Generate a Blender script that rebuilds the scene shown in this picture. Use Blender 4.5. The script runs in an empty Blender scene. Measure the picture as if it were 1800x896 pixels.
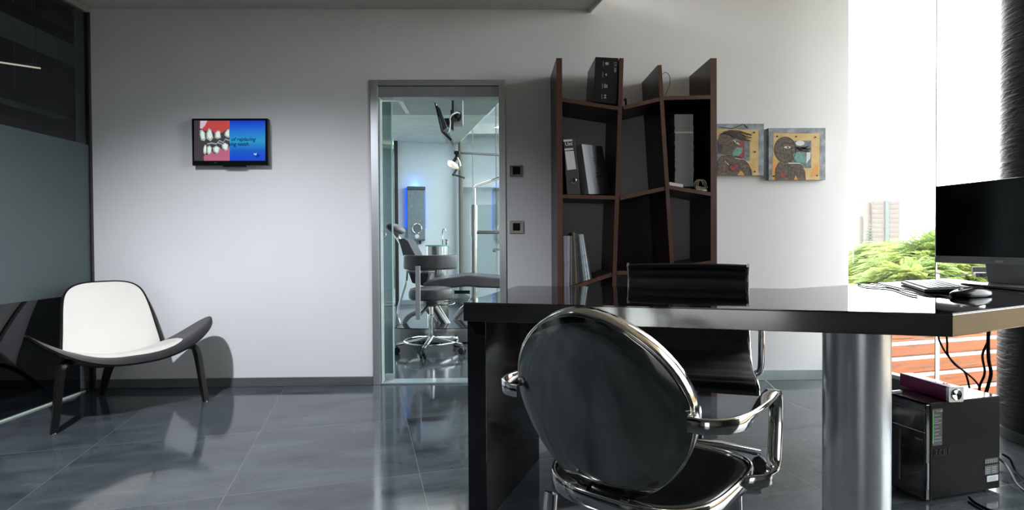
import bpy, bmesh, math, random
import numpy as np
from mathutils import Vector, Matrix
C = bpy.context.scene.collection
sc = bpy.context.scene
random.seed(7)
# ------------------------------------------------------------------ camera
F_PX, CX, CY = 953.49, 894.31, 439.07
YAW, PITCH, ROLL = 0.0205, 0.0137, -0.0067
fw = Vector((math.sin(YAW)*math.cos(PITCH), math.cos(YAW)*math.cos(PITCH), -math.sin(PITCH)))
rt = Vector((math.cos(YAW), -math.sin(YAW), 0)); up = rt.cross(fw)
r2 = rt*math.cos(ROLL)+up*math.sin(ROLL); u2 = up*math.cos(ROLL)-rt*math.sin(ROLL)
cd = bpy.data.cameras.new('camera'); cam = bpy.data.objects.new('camera', cd); C.objects.link(cam)
cd.sensor_width = 36; cd.lens = F_PX/1800*36
cd.shift_x = (900-CX)/1800; cd.shift_y = (CY-448)/1800
cd.clip_end = 900
m = Matrix.Identity(4)
for i in range(3):
    m[i][0], m[i][1], m[i][2] = r2[i], u2[i], -fw[i]
m[2][3] = 1.0
cam.matrix_world = m
sc.camera = cam
EYE = Vector((0, 0, 1.0))
def ray(px, py): return fw+r2*((px-CX)/F_PX)+u2*((CY-py)/F_PX)
def atY(px, py, y): d = ray(px, py); return EYE+d*(y/d.y)
def atZ(px, py, z=0.): d = ray(px, py); return EYE+d*((z-1)/d.z)
# ------------------------------------------------------------------ look
sc.view_settings.view_transform = 'Standard'; sc.view_settings.look = 'None'
sc.view_settings.exposure = 0.0; sc.view_settings.gamma = 1; sc.view_settings.use_curve_mapping = False
try:
    sc.cycles.use_denoising = True; sc.cycles.max_bounces = 10; sc.cycles.transparent_max_bounces = 16
    sc.cycles.sample_clamp_indirect = 6; sc.cycles.caustics_reflective = False
except Exception: pass
W = bpy.data.worlds.new('overcast_sky'); sc.world = W; W.use_nodes = True
bg = W.node_tree.nodes['Background']; bg.inputs[0].default_value = (0.96, 0.965, 1.0, 1); bg.inputs[1].default_value = 13.0
# ------------------------------------------------------------------ lights
def area(name, loc, target, sx, sy, power, col=(1, 1, 1), spread=180):
    l = bpy.data.lights.new(name, 'AREA'); l.shape = 'RECTANGLE'; l.size = sx; l.size_y = sy; l.energy = power; l.color = col
    l.spread = math.radians(spread)
    o = bpy.data.objects.new(name, l); C.objects.link(o); o.location = loc
    o.rotation_euler = (Vector(target)-Vector(loc)).to_track_quat('-Z', 'Y').to_euler(); return o
def spot(name, loc, target, power, size, blend, rad, col=(1, 1, 1)):
    l = bpy.data.lights.new(name, 'SPOT'); l.energy = power; l.spot_size = math.radians(size); l.spot_blend = blend
    l.shadow_soft_size = rad; l.color = col
    o = bpy.data.objects.new(name, l); C.objects.link(o); o.location = loc
    o.rotation_euler = (Vector(target)-Vector(loc)).to_track_quat('-Z', 'Y').to_euler(); return o
spot('ceiling_downlight_lamp', (-1.75, 1.35, 2.60), (-1.55, 2.5, 0), 420, 110, .85, .05, (.88, .93, 1))
area('office_tray_fill', (-4.9, 3.9, 1.2), (-4.2, 4.4, 3.0), .3, 1.2, 8, (.9, .97, 1))  # added upward fill that brightens the cable trays, separate from the tube light
area('clinic_ceiling_lamp', (-.95, 6.6, 2.58), (-.95, 6.6, 0), 1.0, 1.6, 14, (.90, .95, 1))
# ------------------------------------------------------------------ geometry constants
DW = 3.846                      # face of the back wall
TA = -0.2411                    # the tile grid and the window line are turned by this
e1 = Vector((math.sin(TA), math.cos(TA), 0)); e2 = Vector((math.cos(TA), -math.sin(TA), 0))
Zv = Vector((0, 0, 1))
# ------------------------------------------------------------------ mesh helpers
class MB:
    def __init__(s): s.bm = bmesh.new(); s.mi = 0
    def _tag(s, faces):
        for f in faces: f.material_index = s.mi
    def mat(s, i): s.mi = i; return s
    def quadbox(s, p):           # 8 corners: bottom 4 ccw, top 4
        v = [s.bm.verts.new(q) for q in p]
        s._tag([s.bm.faces.new([v[i] for i in f]) for f in ((3, 2, 1, 0), (4, 5, 6, 7), (0, 1, 5, 4), (1, 2, 6, 5), (2, 3, 7, 6), (3, 0, 4, 7))])
        return s
    def box(s, x0, x1, y0, y1, z0, z1, M=None):
        p = [Vector(q) for q in ((x0, y0, z0), (x1, y0, z0), (x1, y1, z0), (x0, y1, z0), (x0, y0, z1), (x1, y0, z1), (x1, y1, z1), (x0, y1, z1))]
        if M: p = [M @ q for q in p]
        return s.quadbox(p)
    def prism(s, poly, z0, z1, M=None):
        a = [Vector((p[0], p[1], z0)) for p in poly]; b = [Vector((p[0], p[1], z1)) for p in poly]
        if M: a = [M @ q for q in a]; b = [M @ q for q in b]
        va = [s.bm.verts.new(q) for q in a]; vb = [s.bm.verts.new(q) for q in b]; n = len(poly)
        fs = [s.bm.faces.new(va[::-1]), s.bm.faces.new(vb)]
        for i in range(n): fs.append(s.bm.faces.new([va[i], va[(i+1) % n], vb[(i+1) % n], vb[i]]))
        s._tag(fs); return s
    def poly(s, pts, M=None):
        v = [s.bm.verts.new((M @ Vector(p)) if M else Vector(p)) for p in pts]
        s._tag([s.bm.faces.new(v)]); return s
    def loft(s, rings, cap=True, closed=False):
        V = [[s.bm.verts.new(p) for p in r] for r in rings]; n = len(V[0]); fs = []
        m_ = len(V)
        for j in range(m_ if closed else m_-1):
            a, b = V[j], V[(j+1) % m_]
            for i in range(n): fs.append(s.bm.faces.new([a[i], a[(i+1) % n], b[(i+1) % n], b[i]]))
        if cap and not closed: fs.append(s.bm.faces.new(V[0][::-1])); fs.append(s.bm.faces.new(V[-1]))
        s._tag(fs); return s
    def tube(s, pts, r, n=12, closed=False, taper=None):
        pts = [Vector(p) for p in pts]; m_ = len(pts); rings = []; prev = None
        for i, p in enumerate(pts):
            if closed: t = pts[(i+1) % m_]-pts[i-1]
            else: t = pts[min(i+1, m_-1)]-pts[max(i-1, 0)]
            t.normalize()
            if prev is None:
                a = t.orthogonal().normalized()
            else:
                a = prev-t*prev.dot(t)
                a = a.normalized() if a.length > 1e-6 else t.orthogonal().normalized()
            prev = a; b = t.cross(a)
            rr = taper[i] if taper else r
            rings.append([p+(a*math.cos(2*math.pi*k/n)+b*math.sin(2*math.pi*k/n))*rr for k in range(n)])
        return s.loft(rings, True, closed)
    def band(s, pts, ups, w, h, closed=False, taper=None):   # rectangular section: w along up, h across
        pts = [Vector(p) for p in pts]; m_ = len(pts); rings = []
        for i, p in enumerate(pts):
            if closed: t = pts[(i+1) % m_]-pts[i-1]
            else: t = pts[min(i+1, m_-1)]-pts[max(i-1, 0)]
            t.normalize(); u = Vector(ups[i]) if isinstance(ups, list) else Vector(ups)
            u = (u-t*u.dot(t)).normalized(); b = t.cross(u)
            k = taper[i] if taper else 1
            c = min(w, h)*.2*k
            W2, H2 = w/2*k, h/2
            rings.append([p+u*x+b*y for x, y in ((-W2, -H2+c), (-W2+c, -H2), (W2-c, -H2), (W2, -H2+c), (W2, H2-c), (W2-c, H2), (-W2+c, H2), (-W2, H2-c))])
        return s.loft(rings, True, closed)
    def lathe(s, prof, c=(0, 0, 0), M=None, n=32):
        c = Vector(c); rings = []
        for r, z in prof:
            ring = [Vector((r*math.cos(2*math.pi*k/n), r*math.sin(2*math.pi*k/n), z)) for k in range(n)]
            rings.append([(M @ q if M else q)+c for q in ring])
        return s.loft(rings, True)
    def ball(s, c, rx, ry=None, rz=None, n=16, M=None):
        ry = ry or rx; rz = rz or rx
        prof = []
        rings = []
        for j in range(1, n):
            a = -math.pi/2+math.pi*j/n
            ring = [Vector((rx*math.cos(a)*math.cos(2*math.pi*k/(2*n)), ry*math.cos(a)*math.sin(2*math.pi*k/(2*n)), rz*math.sin(a))) for k in range(2*n)]
            rings.append([(M @ q if M else q)+Vector(c) for q in ring])
        return s.loft(rings, True)
    def sheet(s, fn, nu, nv, th, clos=False):   # fn(u,v)->(pos); thickness along -normal
        P = [[Vector(fn(i/nu, j/nv)) for j in range(nv+1)] for i in range(nu+1)]
        N = [[None]*(nv+1) for _ in range(nu+1)]
        for i in range(nu+1):
            for j in range(nv+1):
                du = P[min(i+1, nu)][j]-P[max(i-1, 0)][j]; dv = P[i][min(j+1, nv)]-P[i][max(j-1, 0)]
                n_ = du.cross(dv); N[i][j] = n_.normalized() if n_.length > 1e-9 else Vector((0, 0, 1))
        A = [[s.bm.verts.new(P[i][j]) for j in range(nv+1)] for i in range(nu+1)]
        B = [[s.bm.verts.new(P[i][j]-N[i][j]*th) for j in range(nv+1)] for i in range(nu+1)]
        fs = []
        for i in range(nu):
            for j in range(nv):
                fs.append(s.bm.faces.new([A[i][j], A[i+1][j], A[i+1][j+1], A[i][j+1]]))
                fs.append(s.bm.faces.new([B[i][j], B[i][j+1], B[i+1][j+1], B[i+1][j]]))
        for i in range(nu):
            fs.append(s.bm.faces.new([A[i][0], B[i][0], B[i+1][0], A[i+1][0]])); fs.append(s.bm.faces.new([A[i][nv], A[i+1][nv], B[i+1][nv], B[i][nv]]))
        for j in range(nv):
            fs.append(s.bm.faces.new([A[0][j], A[0][j+1], B[0][j+1], B[0][j]])); fs.append(s.bm.faces.new([A[nu][j], B[nu][j], B[nu][j+1], A[nu][j+1]]))
        s._tag(fs); return s
    def build(s, name, mats, parent=None, M=None, bevel=0, smooth=35, sub=0, seg=2, weld=False):
        bm = s.bm
        if M is not None: bmesh.ops.transform(bm, matrix=M, verts=bm.verts)
        if weld: bmesh.ops.remove_doubles(bm, verts=bm.verts, dist=1e-5)
        bmesh.ops.recalc_face_normals(bm, faces=bm.faces)
        if parent is None:
            xs = [v.co for v in bm.verts]
            off = Vector(((min(v.x for v in xs)+max(v.x for v in xs))/2, (min(v.y for v in xs)+max(v.y for v in xs))/2, min(v.z for v in xs)))
        else:
            off = Vector((0, 0, 0)); q = parent
            while q: off += q.location; q = q.parent
        bmesh.ops.translate(bm, vec=-off, verts=bm.verts)
        me = bpy.data.meshes.new(name); bm.to_mesh(me); bm.free()
        for q in (mats if isinstance(mats, (list, tuple)) else [mats]): me.materials.append(q)
        o = bpy.data.objects.new(name, me); C.objects.link(o)
        if parent is None: o.location = off
        else: o.parent = parent
        if bevel:
            b = o.modifiers.new('bevel', 'BEVEL'); b.width = bevel; b.segments = seg; b.limit_method = 'ANGLE'; b.angle_limit = math.radians(40)
        if sub:
            b = o.modifiers.new('sub', 'SUBSURF'); b.levels = sub; b.render_levels = sub
        if smooth:
            me.polygons.foreach_set('use_smooth', [True]*len(me.polygons))
            try: me.set_sharp_from_angle(angle=math.radians(smooth))
            except Exception: pass
        return o
def tag(o, label, cat, group=None):
    o['label'] = label; o['category'] = cat
    if group: o['group'] = group
    return o
def struct(o): o['kind'] = 'structure'; return o
def thing(name, loc, label, cat, group=None):
    o = bpy.data.objects.new(name, None); C.objects.link(o); o.location = loc; o.empty_display_size = .1
    return tag(o, label, cat, group)
def text(name, s_, size, mat, parent, origin, ux, uy, ext=.0006, shear=0., align='LEFT', bold=0):
    cu = bpy.data.curves.new(name, 'FONT'); cu.body = s_; cu.size = size; cu.extrude = ext; cu.shear = shear; cu.align_x = align; cu.offset = bold
    cu.resolution_u = 3
    t = bpy.data.objects.new(name, cu); C.objects.link(t)
    bpy.context.view_layer.update()
    me = bpy.data.meshes.new_from_object(t.evaluated_get(bpy.context.evaluated_depsgraph_get()))
    bpy.data.objects.remove(t)
    ux = Vector(ux).normalized(); uy = Vector(uy).normalized(); uz = ux.cross(uy)
    off = Vector((0, 0, 0)); q = parent
    while q: off += q.location; q = q.parent
    M = Matrix.Identity(4)
    for i in range(3): M[i][0], M[i][1], M[i][2], M[i][3] = ux[i], uy[i], uz[i], origin[i]-off[i]
    me.transform(M); me.materials.append(mat)
    o = bpy.data.objects.new(name, me); C.objects.link(o); o.parent = parent; return o
def frame(o, x, y, z=None):
    x = Vector(x).normalized(); y = Vector(y); y = (y-x*y.dot(x)).normalized(); z = x.cross(y)
    M = Matrix.Identity(4)
    for i in range(3): M[i][0], M[i][1], M[i][2], M[i][3] = x[i], y[i], z[i], o[i]
    return M
def bez(pts, n=10):     # Catmull-Rom through points
    P = [Vector(p) for p in pts]; P = [P[0]*2-P[1]]+P+[P[-1]*2-P[-2]]; out = []
    for i in range(1, len(P)-2):
        for k in range(n):
            t = k/n; a, b, c, d = P[i-1], P[i], P[i+1], P[i+2]
            out.append(.5*((2*b)+(c-a)*t+(2*a-5*b+4*c-d)*t*t+(3*b-a-3*c+d)*t**3))
    out.append(P[-2]); return out
# ------------------------------------------------------------------ materials
def newmat(name):
    m = bpy.data.materials.new(name); m.use_nodes = True; nt = m.node_tree
    return m, nt, nt.nodes['Principled BSDF']
def N(nt, typ, **kw):
    n = nt.nodes.new(typ)
    for k, v in kw.items(): setattr(n, k, v)
    return n
def mat(name, col, rough=.5, metal=0, noise=.08, scale=6, stretch=(1, 1, 1), bump=0, bscale=40, rnoise=.0, spec=.5, coat=0, emis=0, ecol=None, ior=None, aniso=0, col2=None, det=4):
    m, nt, b = newmat(name); L = nt.links.new
    tc = N(nt, 'ShaderNodeTexCoord'); mp = N(nt, 'ShaderNodeMapping'); mp.inputs['Scale'].default_value = stretch
    L(tc.outputs['Object'], mp.inputs[0])
    nz = N(nt, 'ShaderNodeTexNoise'); nz.inputs['Scale'].default_value = scale; nz.inputs['Detail'].default_value = det; L(mp.outputs[0], nz.inputs[0])
    mr = N(nt, 'ShaderNodeMapRange'); mr.inputs[1].default_value = .3; mr.inputs[2].default_value = .7
    L(nz.outputs[0], mr.inputs[0])
    mx = N(nt, 'ShaderNodeMix', data_type='RGBA')
    c2 = col2 or tuple(min(1, c*(1-noise)) for c in col)
    c1 = col if col2 else tuple(min(1, c*(1+noise)) for c in col)
    mx.inputs[6].default_value = (*c1, 1); mx.inputs[7].default_value = (*c2, 1)
    L(mr.outputs[0], mx.inputs[0]); L(mx.outputs[2], b.inputs['Base Color'])
    b.inputs['Roughness'].default_value = rough; b.inputs['Metallic'].default_value = metal
    b.inputs['Specular IOR Level'].default_value = spec
    if ior: b.inputs['IOR'].default_value = ior
    if aniso: b.inputs['Anisotropic'].default_value = aniso
    if coat: b.inputs['Coat Weight'].default_value = coat; b.inputs['Coat Roughness'].default_value = .03
    if rnoise:
        r = N(nt, 'ShaderNodeMapRange'); r.inputs[3].default_value = max(0, rough-rnoise); r.inputs[4].default_value = rough+rnoise
        L(nz.outputs[0], r.inputs[0]); L(r.outputs[0], b.inputs['Roughness'])
    if bump:
        n2 = N(nt, 'ShaderNodeTexNoise'); n2.inputs['Scale'].default_value = bscale; n2.inputs['Detail'].default_value = 3; L(mp.outputs[0], n2.inputs[0])
        bp = N(nt, 'ShaderNodeBump'); bp.inputs['Strength'].default_value = bump; bp.inputs['Distance'].default_value = .005
        L(n2.outputs[0], bp.inputs['Height']); L(bp.outputs[0], b.inputs['Normal'])
    if emis:
        b.inputs['Emission Color'].default_value = (*(ecol or col), 1); b.inputs['Emission Strength'].default_value = emis
    return m
def glassmat(name, tint=(.95, .98, .97), ior=1.5, rough=0., refl=1.0):
    m = bpy.data.materials.new(name); m.use_nodes = True; nt = m.node_tree; nt.nodes.clear(); L = nt.links.new
    o = N(nt, 'ShaderNodeOutputMaterial'); t = N(nt, 'ShaderNodeBsdfTransparent'); g = N(nt, 'ShaderNodeBsdfGlossy')
    nz = N(nt, 'ShaderNodeTexNoise'); nz.inputs['Scale'].default_value = 1.5
    mx2 = N(nt, 'ShaderNodeMix', data_type='RGBA'); mx2.inputs[6].default_value = (*tint, 1); mx2.inputs[7].default_value = (*[c*.97 for c in tint], 1)
    L(nz.outputs[0], mx2.inputs[0]); L(mx2.outputs[2], t.inputs[0])
    g.inputs['Roughness'].default_value = rough; g.inputs[0].default_value = (refl, refl, refl, 1)
    lw = N(nt, 'ShaderNodeLayerWeight'); lw.inputs[0].default_value = .5
    pw = N(nt, 'ShaderNodeMath', operation='POWER'); L(lw.outputs[1], pw.inputs[0]); pw.inputs[1].default_value = 4.5
    f0 = ((ior-1)/(ior+1))**2*1.6
    fr = N(nt, 'ShaderNodeMath', operation='MULTIPLY_ADD'); L(pw.outputs[0], fr.inputs[0]); fr.inputs[1].default_value = 1-f0; fr.inputs[2].default_value = f0
    mx = N(nt, 'ShaderNodeMixShader'); L(fr.outputs[0], mx.inputs[0]); L(t.outputs[0], mx.inputs[1]); L(g.outputs[0], mx.inputs[2]); L(mx.outputs[0], o.inputs[0])
    return m
WALL = mat('white_plaster', (.75, .74, .75), .55, noise=.02, scale=2, bump=.05, bscale=60)
CEIL = mat('ceiling_paint', (.62, .60, .58), .7, noise=.02)
CLWALL = mat('clinic_wall_paint', (.66, .74, .78), .5, noise=.02)
ALU = mat('brushed_aluminium', (.52, .54, .55), .35, .85, noise=.05, scale=30, stretch=(1, 1, .05))
STEEL = mat('brushed_steel', (.42, .41, .40), .25, 1, noise=.08, scale=40, stretch=(1, 1, .04))
CHROME = mat('chrome', (.80, .80, .80), .06, 1, noise=.02)
POLISH = mat('polished_aluminium', (.80, .78, .76), .10, 1, noise=.04, scale=12)
BLKMET = mat('black_metal', (.02, .02, .022), .35, noise=.1)
BLKPL = mat('black_plastic', (.012, .012, .013), .4, noise=.15)
BLKGL = mat('glossy_black_plastic', (.008, .008, .009), .08, noise=.1)
GREYPL = mat('grey_plastic', (.22, .23, .24), .4, noise=.05)
WHTPL = mat('white_plastic', (.75, .75, .74), .4, noise=.03)
def tilemat():
    m, nt, b = newmat('slate_floor_tiles'); L = nt.links.new
    g = N(nt, 'ShaderNodeNewGeometry'); sp = N(nt, 'ShaderNodeSeparateXYZ')
    mp = N(nt, 'ShaderNodeMapping'); mp.vector_type = 'POINT'; mp.inputs['Rotation'].default_value = (0, 0, TA)
    L(g.outputs['Position'], mp.inputs[0]); L(mp.outputs[0], sp.inputs[0])
    masks = []; cells = []
    for k, off, w in (('X', -1.3111, .7684), ('Y', 2.3652, .7674)):
        a = N(nt, 'ShaderNodeMath', operation='SUBTRACT'); L(sp.outputs[k], a.inputs[0]); a.inputs[1].default_value = off
        d = N(nt, 'ShaderNodeMath', operation='DIVIDE'); L(a.outputs[0], d.inputs[0]); d.inputs[1].default_value = w
        rd = N(nt, 'ShaderNodeMath', operation='ROUND'); L(d.outputs[0], rd.inputs[0])
        fl = N(nt, 'ShaderNodeMath', operation='FLOOR'); L(d.outputs[0], fl.inputs[0]); cells.append(fl)
        su = N(nt, 'ShaderNodeMath', operation='SUBTRACT'); L(d.outputs[0], su.inputs[0]); L(rd.outputs[0], su.inputs[1])
        ab = N(nt, 'ShaderNodeMath', operation='ABSOLUTE'); L(su.outputs[0], ab.inputs[0])
        lt = N(nt, 'ShaderNodeMath', operation='LESS_THAN'); L(ab.outputs[0], lt.inputs[0]); lt.inputs[1].default_value = .0018/w
        masks.append(lt)
    mm = N(nt, 'ShaderNodeMath', operation='MAXIMUM'); L(masks[0].outputs[0], mm.inputs[0]); L(masks[1].outputs[0], mm.inputs[1])
    cb = N(nt, 'ShaderNodeCombineXYZ'); L(cells[0].outputs[0], cb.inputs[0]); L(cells[1].outputs[0], cb.inputs[1])
    wn = N(nt, 'ShaderNodeTexWhiteNoise'); L(cb.outputs[0], wn.inputs[0])
    st = N(nt, 'ShaderNodeMapping'); st.inputs['Scale'].default_value = (1, 2.6, 1); L(mp.outputs[0], st.inputs[0])
    ad = N(nt, 'ShaderNodeVectorMath', operation='ADD'); L(st.outputs[0], ad.inputs[0])
    sc_ = N(nt, 'ShaderNodeVectorMath', operation='SCALE'); L(wn.outputs[1], sc_.inputs[0]); sc_.inputs['Scale'].default_value = 9
    L(sc_.outputs[0], ad.inputs[1])
    n1 = N(nt, 'ShaderNodeTexNoise'); n1.inputs['Scale'].default_value = 2.2; n1.inputs['Detail'].default_value = 9; n1.inputs['Roughness'].default_value = .62; L(ad.outputs[0], n1.inputs[0])
    cr = N(nt, 'ShaderNodeValToRGB'); e = cr.color_ramp.elements
    e[0].position = .28; e[0].color = (.026, .032, .037, 1); e[1].position = .75; e[1].color = (.092, .108, .118, 1); L(n1.outputs[0], cr.inputs[0])
    mx = N(nt, 'ShaderNodeMix', data_type='RGBA'); L(mm.outputs[0], mx.inputs[0]); L(cr.outputs[0], mx.inputs[6]); mx.inputs[7].default_value = (.13, .13, .125, 1)
    L(mx.outputs[2], b.inputs['Base Color'])
    mr = N(nt, 'ShaderNodeMapRange'); mr.inputs[1].default_value = .3; mr.inputs[2].default_value = .7; mr.inputs[3].default_value = .05; mr.inputs[4].default_value = .14; L(n1.outputs[0], mr.inputs[0])
    L(mr.outputs[0], b.inputs['Roughness'])
    n3 = N(nt, 'ShaderNodeTexNoise'); n3.inputs['Scale'].default_value = 2.5; n3.inputs['Detail'].default_value = 2; L(mp.outputs[0], n3.inputs[0])
    bp = N(nt, 'ShaderNodeBump'); bp.inputs['Strength'].default_value = .12; bp.inputs['Distance'].default_value = .01; L(n3.outputs[0], bp.inputs['Height']); L(bp.outputs[0], b.inputs['Normal'])
    return m
FLOOR = tilemat()
GLASS = glassmat('clear_glass'); TGLASS = glassmat('teal_glass', (.57, .62, .63), 1.3); RGLASS = glassmat('grey_tinted_glass', (.42, .42, .42)); DGLASS = glassmat('dark_tinted_glass', (.62, .65, .66), 1.42)
FROST = mat('frosted_film', (.060, .082, .086), .34, noise=.04, scale=2)
# ------------------------------------------------------------------ the setting
XL = -2.828; XR = 2.52; YR = -3.2; ZC = 2.642; ZH = 3.3
def winx(y): return XR+(DW-y)*math.tan(-TA)
_ce = lambda y: .033+(6.308-y)*math.tan(-TA)
struct(MB().prism([(-7, YR-.1), (winx(YR-.1)+.06, YR-.1), (XR+.06, DW), (XR+.05, DW+.08), (_ce(DW+.08)+.03, DW+.08), (_ce(9.2)+.03, 9.2), (-7, 9.2)], -.12, 0).build('floor', FLOOR, smooth=0))
w = MB()
w.box(XL-.1, -.886, DW, DW+.08, 0, ZH); w.box(-.886, .061, DW, DW+.08, 2.146, ZH); w.box(.061, XR, DW, DW+.08, 0, ZH)
struct(w.build('wall_back', WALL, smooth=0))
xe = .66+(DW-YR)*math.tan(-TA)
struct(MB().prism([(XL-.1, YR), (xe, YR), (.66, DW-.001), (XL-.1, DW-.001)], ZC, ZC+.10).build('ceiling', CEIL, smooth=0))
struct(MB().box(-.5, 4.6, YR, DW+.08, ZH, ZH+.1).build('ceiling_high', CEIL, smooth=0))
t = MB(); d = Vector((e1.x, e1.y, 0)); a = Vector((.66, DW-.002, ZC-.012)); b_ = a-e1*7.2
t.band([a, b_], Zv, .024, .02); struct(t.build('trim_ceiling_edge', CEIL, smooth=0))
# rear wall with a floor to ceiling window, and side pieces
REARW = mat('grey_rear_wall', (.22, .21, .20), .6)
w = MB(); w.box(XL-.1, -1.0, YR-.1, YR, 0, ZH); w.box(.55, 4.4, YR-.1, YR, 0, ZH); w.box(-1.0, .55, YR-.1, YR, 1.9, ZH)
struct(w.build('wall_rear', REARW, smooth=0))
for i, (x0, x1) in enumerate(((-1.0, .55),)):
    o = MB().box(x0, x1, YR-.06, YR-.05, 0, 1.9).build('window_%d' % (3+i), RGLASS, smooth=0); struct(o)
    f = MB()
    for q in (x0+.02, x1-.02): f.box(q-.02, q+.02, YR-.08, YR-.03, 0, 1.9)
    f.box(x0, x1, YR-.08, YR-.03, 0, .05); f.box(x0, x1, YR-.08, YR-.03, 1.85, 1.9); f.build('window_frame', ALU, o, smooth=0)
# left glass partition (window_1): dark clear glass with a frosted band
g = struct(MB().box(XL-.012, XL, YR, DW-.02, 0.004, ZC-.03).build('window_1', DGLASS, smooth=0))
MB().box(XL+.0005, XL+.0015, YR, DW-.024, .668, 1.694).build('frosted_band', FROST, g, smooth=0)
MB().box(XL-.022, XL+.010, YR, DW-.02, ZC-.035, ZC).build('window_frame', mat('pale_head_channel', (.45, .43, .38), .4, .3), g, smooth=0)
MB().box(XL-.004, XL+.004, YR, DW-.09, 0.0, .010).build('window_frame', mat('bright_glass_edge', (.62, .70, .60), .25, 0), g, smooth=0)
MB().box(XL-.02, XL+.012, DW-.022, DW-.002, 0, ZC-.03).build('window_frame', BLKMET, g, smooth=0)
# baseboards
BASE = mat('brushed_skirting', (.20, .21, .22), .28, .55, noise=.12, scale=20, stretch=(.1, 1, 1))
struct(MB().box(XL+.012, -.888, DW-.012, DW-.0005, 0, .062).build('baseboard_back', BASE, smooth=0, bevel=.002))
struct(MB().box(.065, XR-.01, DW-.012, DW-.0005, 0, .074).build('baseboard_right', mat('pale_skirting', (.50, .56, .57), .25, .4, noise=.1), smooth=0, bevel=.002))
# right window (window_2): panes along the slanted facade
g = struct(MB().band([Vector((XR+.02, DW-.02, 1.66)), Vector((winx(.5), .5, 1.66))], Zv, 3.2, .012).build('window_2', GLASS, smooth=0))
f = MB()
for s0 in (.618, 2.3):
    p = Vector((XR, DW, 0))-e1*s0; f.band([p+Zv*.12, p+Zv*3.26], e1, .005, .014)
f.build('mullion', mat('silicone_joint', (.70, .72, .72), .5), g, smooth=0)
f = MB(); f.band([Vector((XR, DW, .06)), Vector((winx(YR), YR, .06))], Zv, .12, .10); f.build('window_sill', mat('dark_sill', (.05, .045, .045), .3), g, smooth=0)
struct(MB().band([Vector((winx(.5)+.02, .5, 1.65)), Vector((winx(YR)+.02, YR, 1.65))], Zv, 3.3, .12).build('wall_right_light_block', REARW, smooth=0))  # unseen wall put in to cut window light from behind right
f = MB(); f.band([Vector((XR, DW, 3.28)), Vector((winx(YR), YR, 3.28))], Zv, .05, .08); f.build('window_head', ALU, g, smooth=0)
# ------------------------------------------------------------------ door
dr = struct(bpy.data.objects.new('door_1', None)); C.objects.link(dr); dr.location = (-.41, DW+.04, 0)
f = MB()
f.box(-.886, -.835, DW-.012, DW+.09, 0, 2.146); f.box(.014, .061, DW-.012, DW+.09, 0, 2.146); f.box(-.835, .014, DW-.012, DW+.09, 2.106, 2.146)
f.build('door_frame', ALU, dr, smooth=0, bevel=.002)
MB().box(-.835, .014, DW+.004, DW+.10, 2.030, 2.104).build('track_cover', mat('track_cover_metal', (.40, .41, .42), .4, .7), dr, smooth=0, bevel=.002)
MB().box(-.835, .014, DW+.0, DW+.12, 0.0005, .012).build('threshold', mat('pale_threshold', (.42, .50, .52), .2, .5), dr, smooth=0, bevel=.002)
MB().box(-1.68, -.757, DW+.100, DW+.110, .03, 2.02).build('glass_leaf', TGLASS, dr, smooth=0)
MB().box(-.765, -.756, DW+.099, DW+.111, .03, 2.02).build('polished_edge', mat('polished_glass_edge', (.35, .55, .53), .1), dr, smooth=0)
MB().box(-.834, -.822, DW+.01, DW+.08, .012, 2.03).build('jamb_strip', mat('jamb_pale_strip', (.62, .72, .70), .2), dr, smooth=0)
MB().box(-.82, -.76, DW+.085, DW+.125, .012, .05).build('floor_guide', ALU, dr, smooth=0)
c = atY(672, 413, DW+.098)
hb = MB(); hb.tube([c+Vector((.026*math.cos(a), 0, .026*math.sin(a))) for a in [k*math.pi/16 for k in range(32)]], .005, closed=True)
hb.build('door_handle', CHROME, dr)
# ------------------------------------------------------------------ clinic room behind the door
far = atZ(697, 534); farR = atZ(805, 526); n0 = Vector((-1.63, 8.8, 0)); cn = n0+e2*1.03
w = MB(); w.band([n0-e2*.02+Zv*1.33+e1*.05, cn+Zv*1.33+e1*.05], Zv, 2.66, .1); struct(w.build('wall_clinic', CLWALL, smooth=0))
w = MB(); w.band([n0-e2*.0+Zv*.04-e1*.008, cn+Zv*.04-e1*.008], Zv, .08, .012); struct(w.build('baseboard_clinic', mat('clinic_skirting', (.32, .37, .40), .3, .3), smooth=0))
struct(MB().box(-2.846, -2.76, DW+.08, 9.2, 0, 2.63).build('wall_clinic_left', CLWALL, smooth=0))
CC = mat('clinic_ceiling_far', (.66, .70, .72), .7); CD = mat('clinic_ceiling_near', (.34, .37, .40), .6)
pe = Vector((.033, 6.308, 0)); ce = lambda y: pe.x+(pe.y-y)*math.tan(-TA)
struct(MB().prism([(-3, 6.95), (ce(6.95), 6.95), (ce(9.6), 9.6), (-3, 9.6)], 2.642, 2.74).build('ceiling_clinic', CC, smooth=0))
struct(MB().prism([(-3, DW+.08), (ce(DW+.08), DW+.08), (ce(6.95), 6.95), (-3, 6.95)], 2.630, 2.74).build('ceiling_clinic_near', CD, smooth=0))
t = MB()
a, b_ = atZ(703, 177, 2.628), atZ(717, 199, 2.628)
t.band([a, b_], Zv, .01, .05); t.band([atZ(668, 177, 2.628), a], Zv, .01, .05); struct(t.build('trim_clinic_ceiling', WHTPL, smooth=0))
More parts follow.
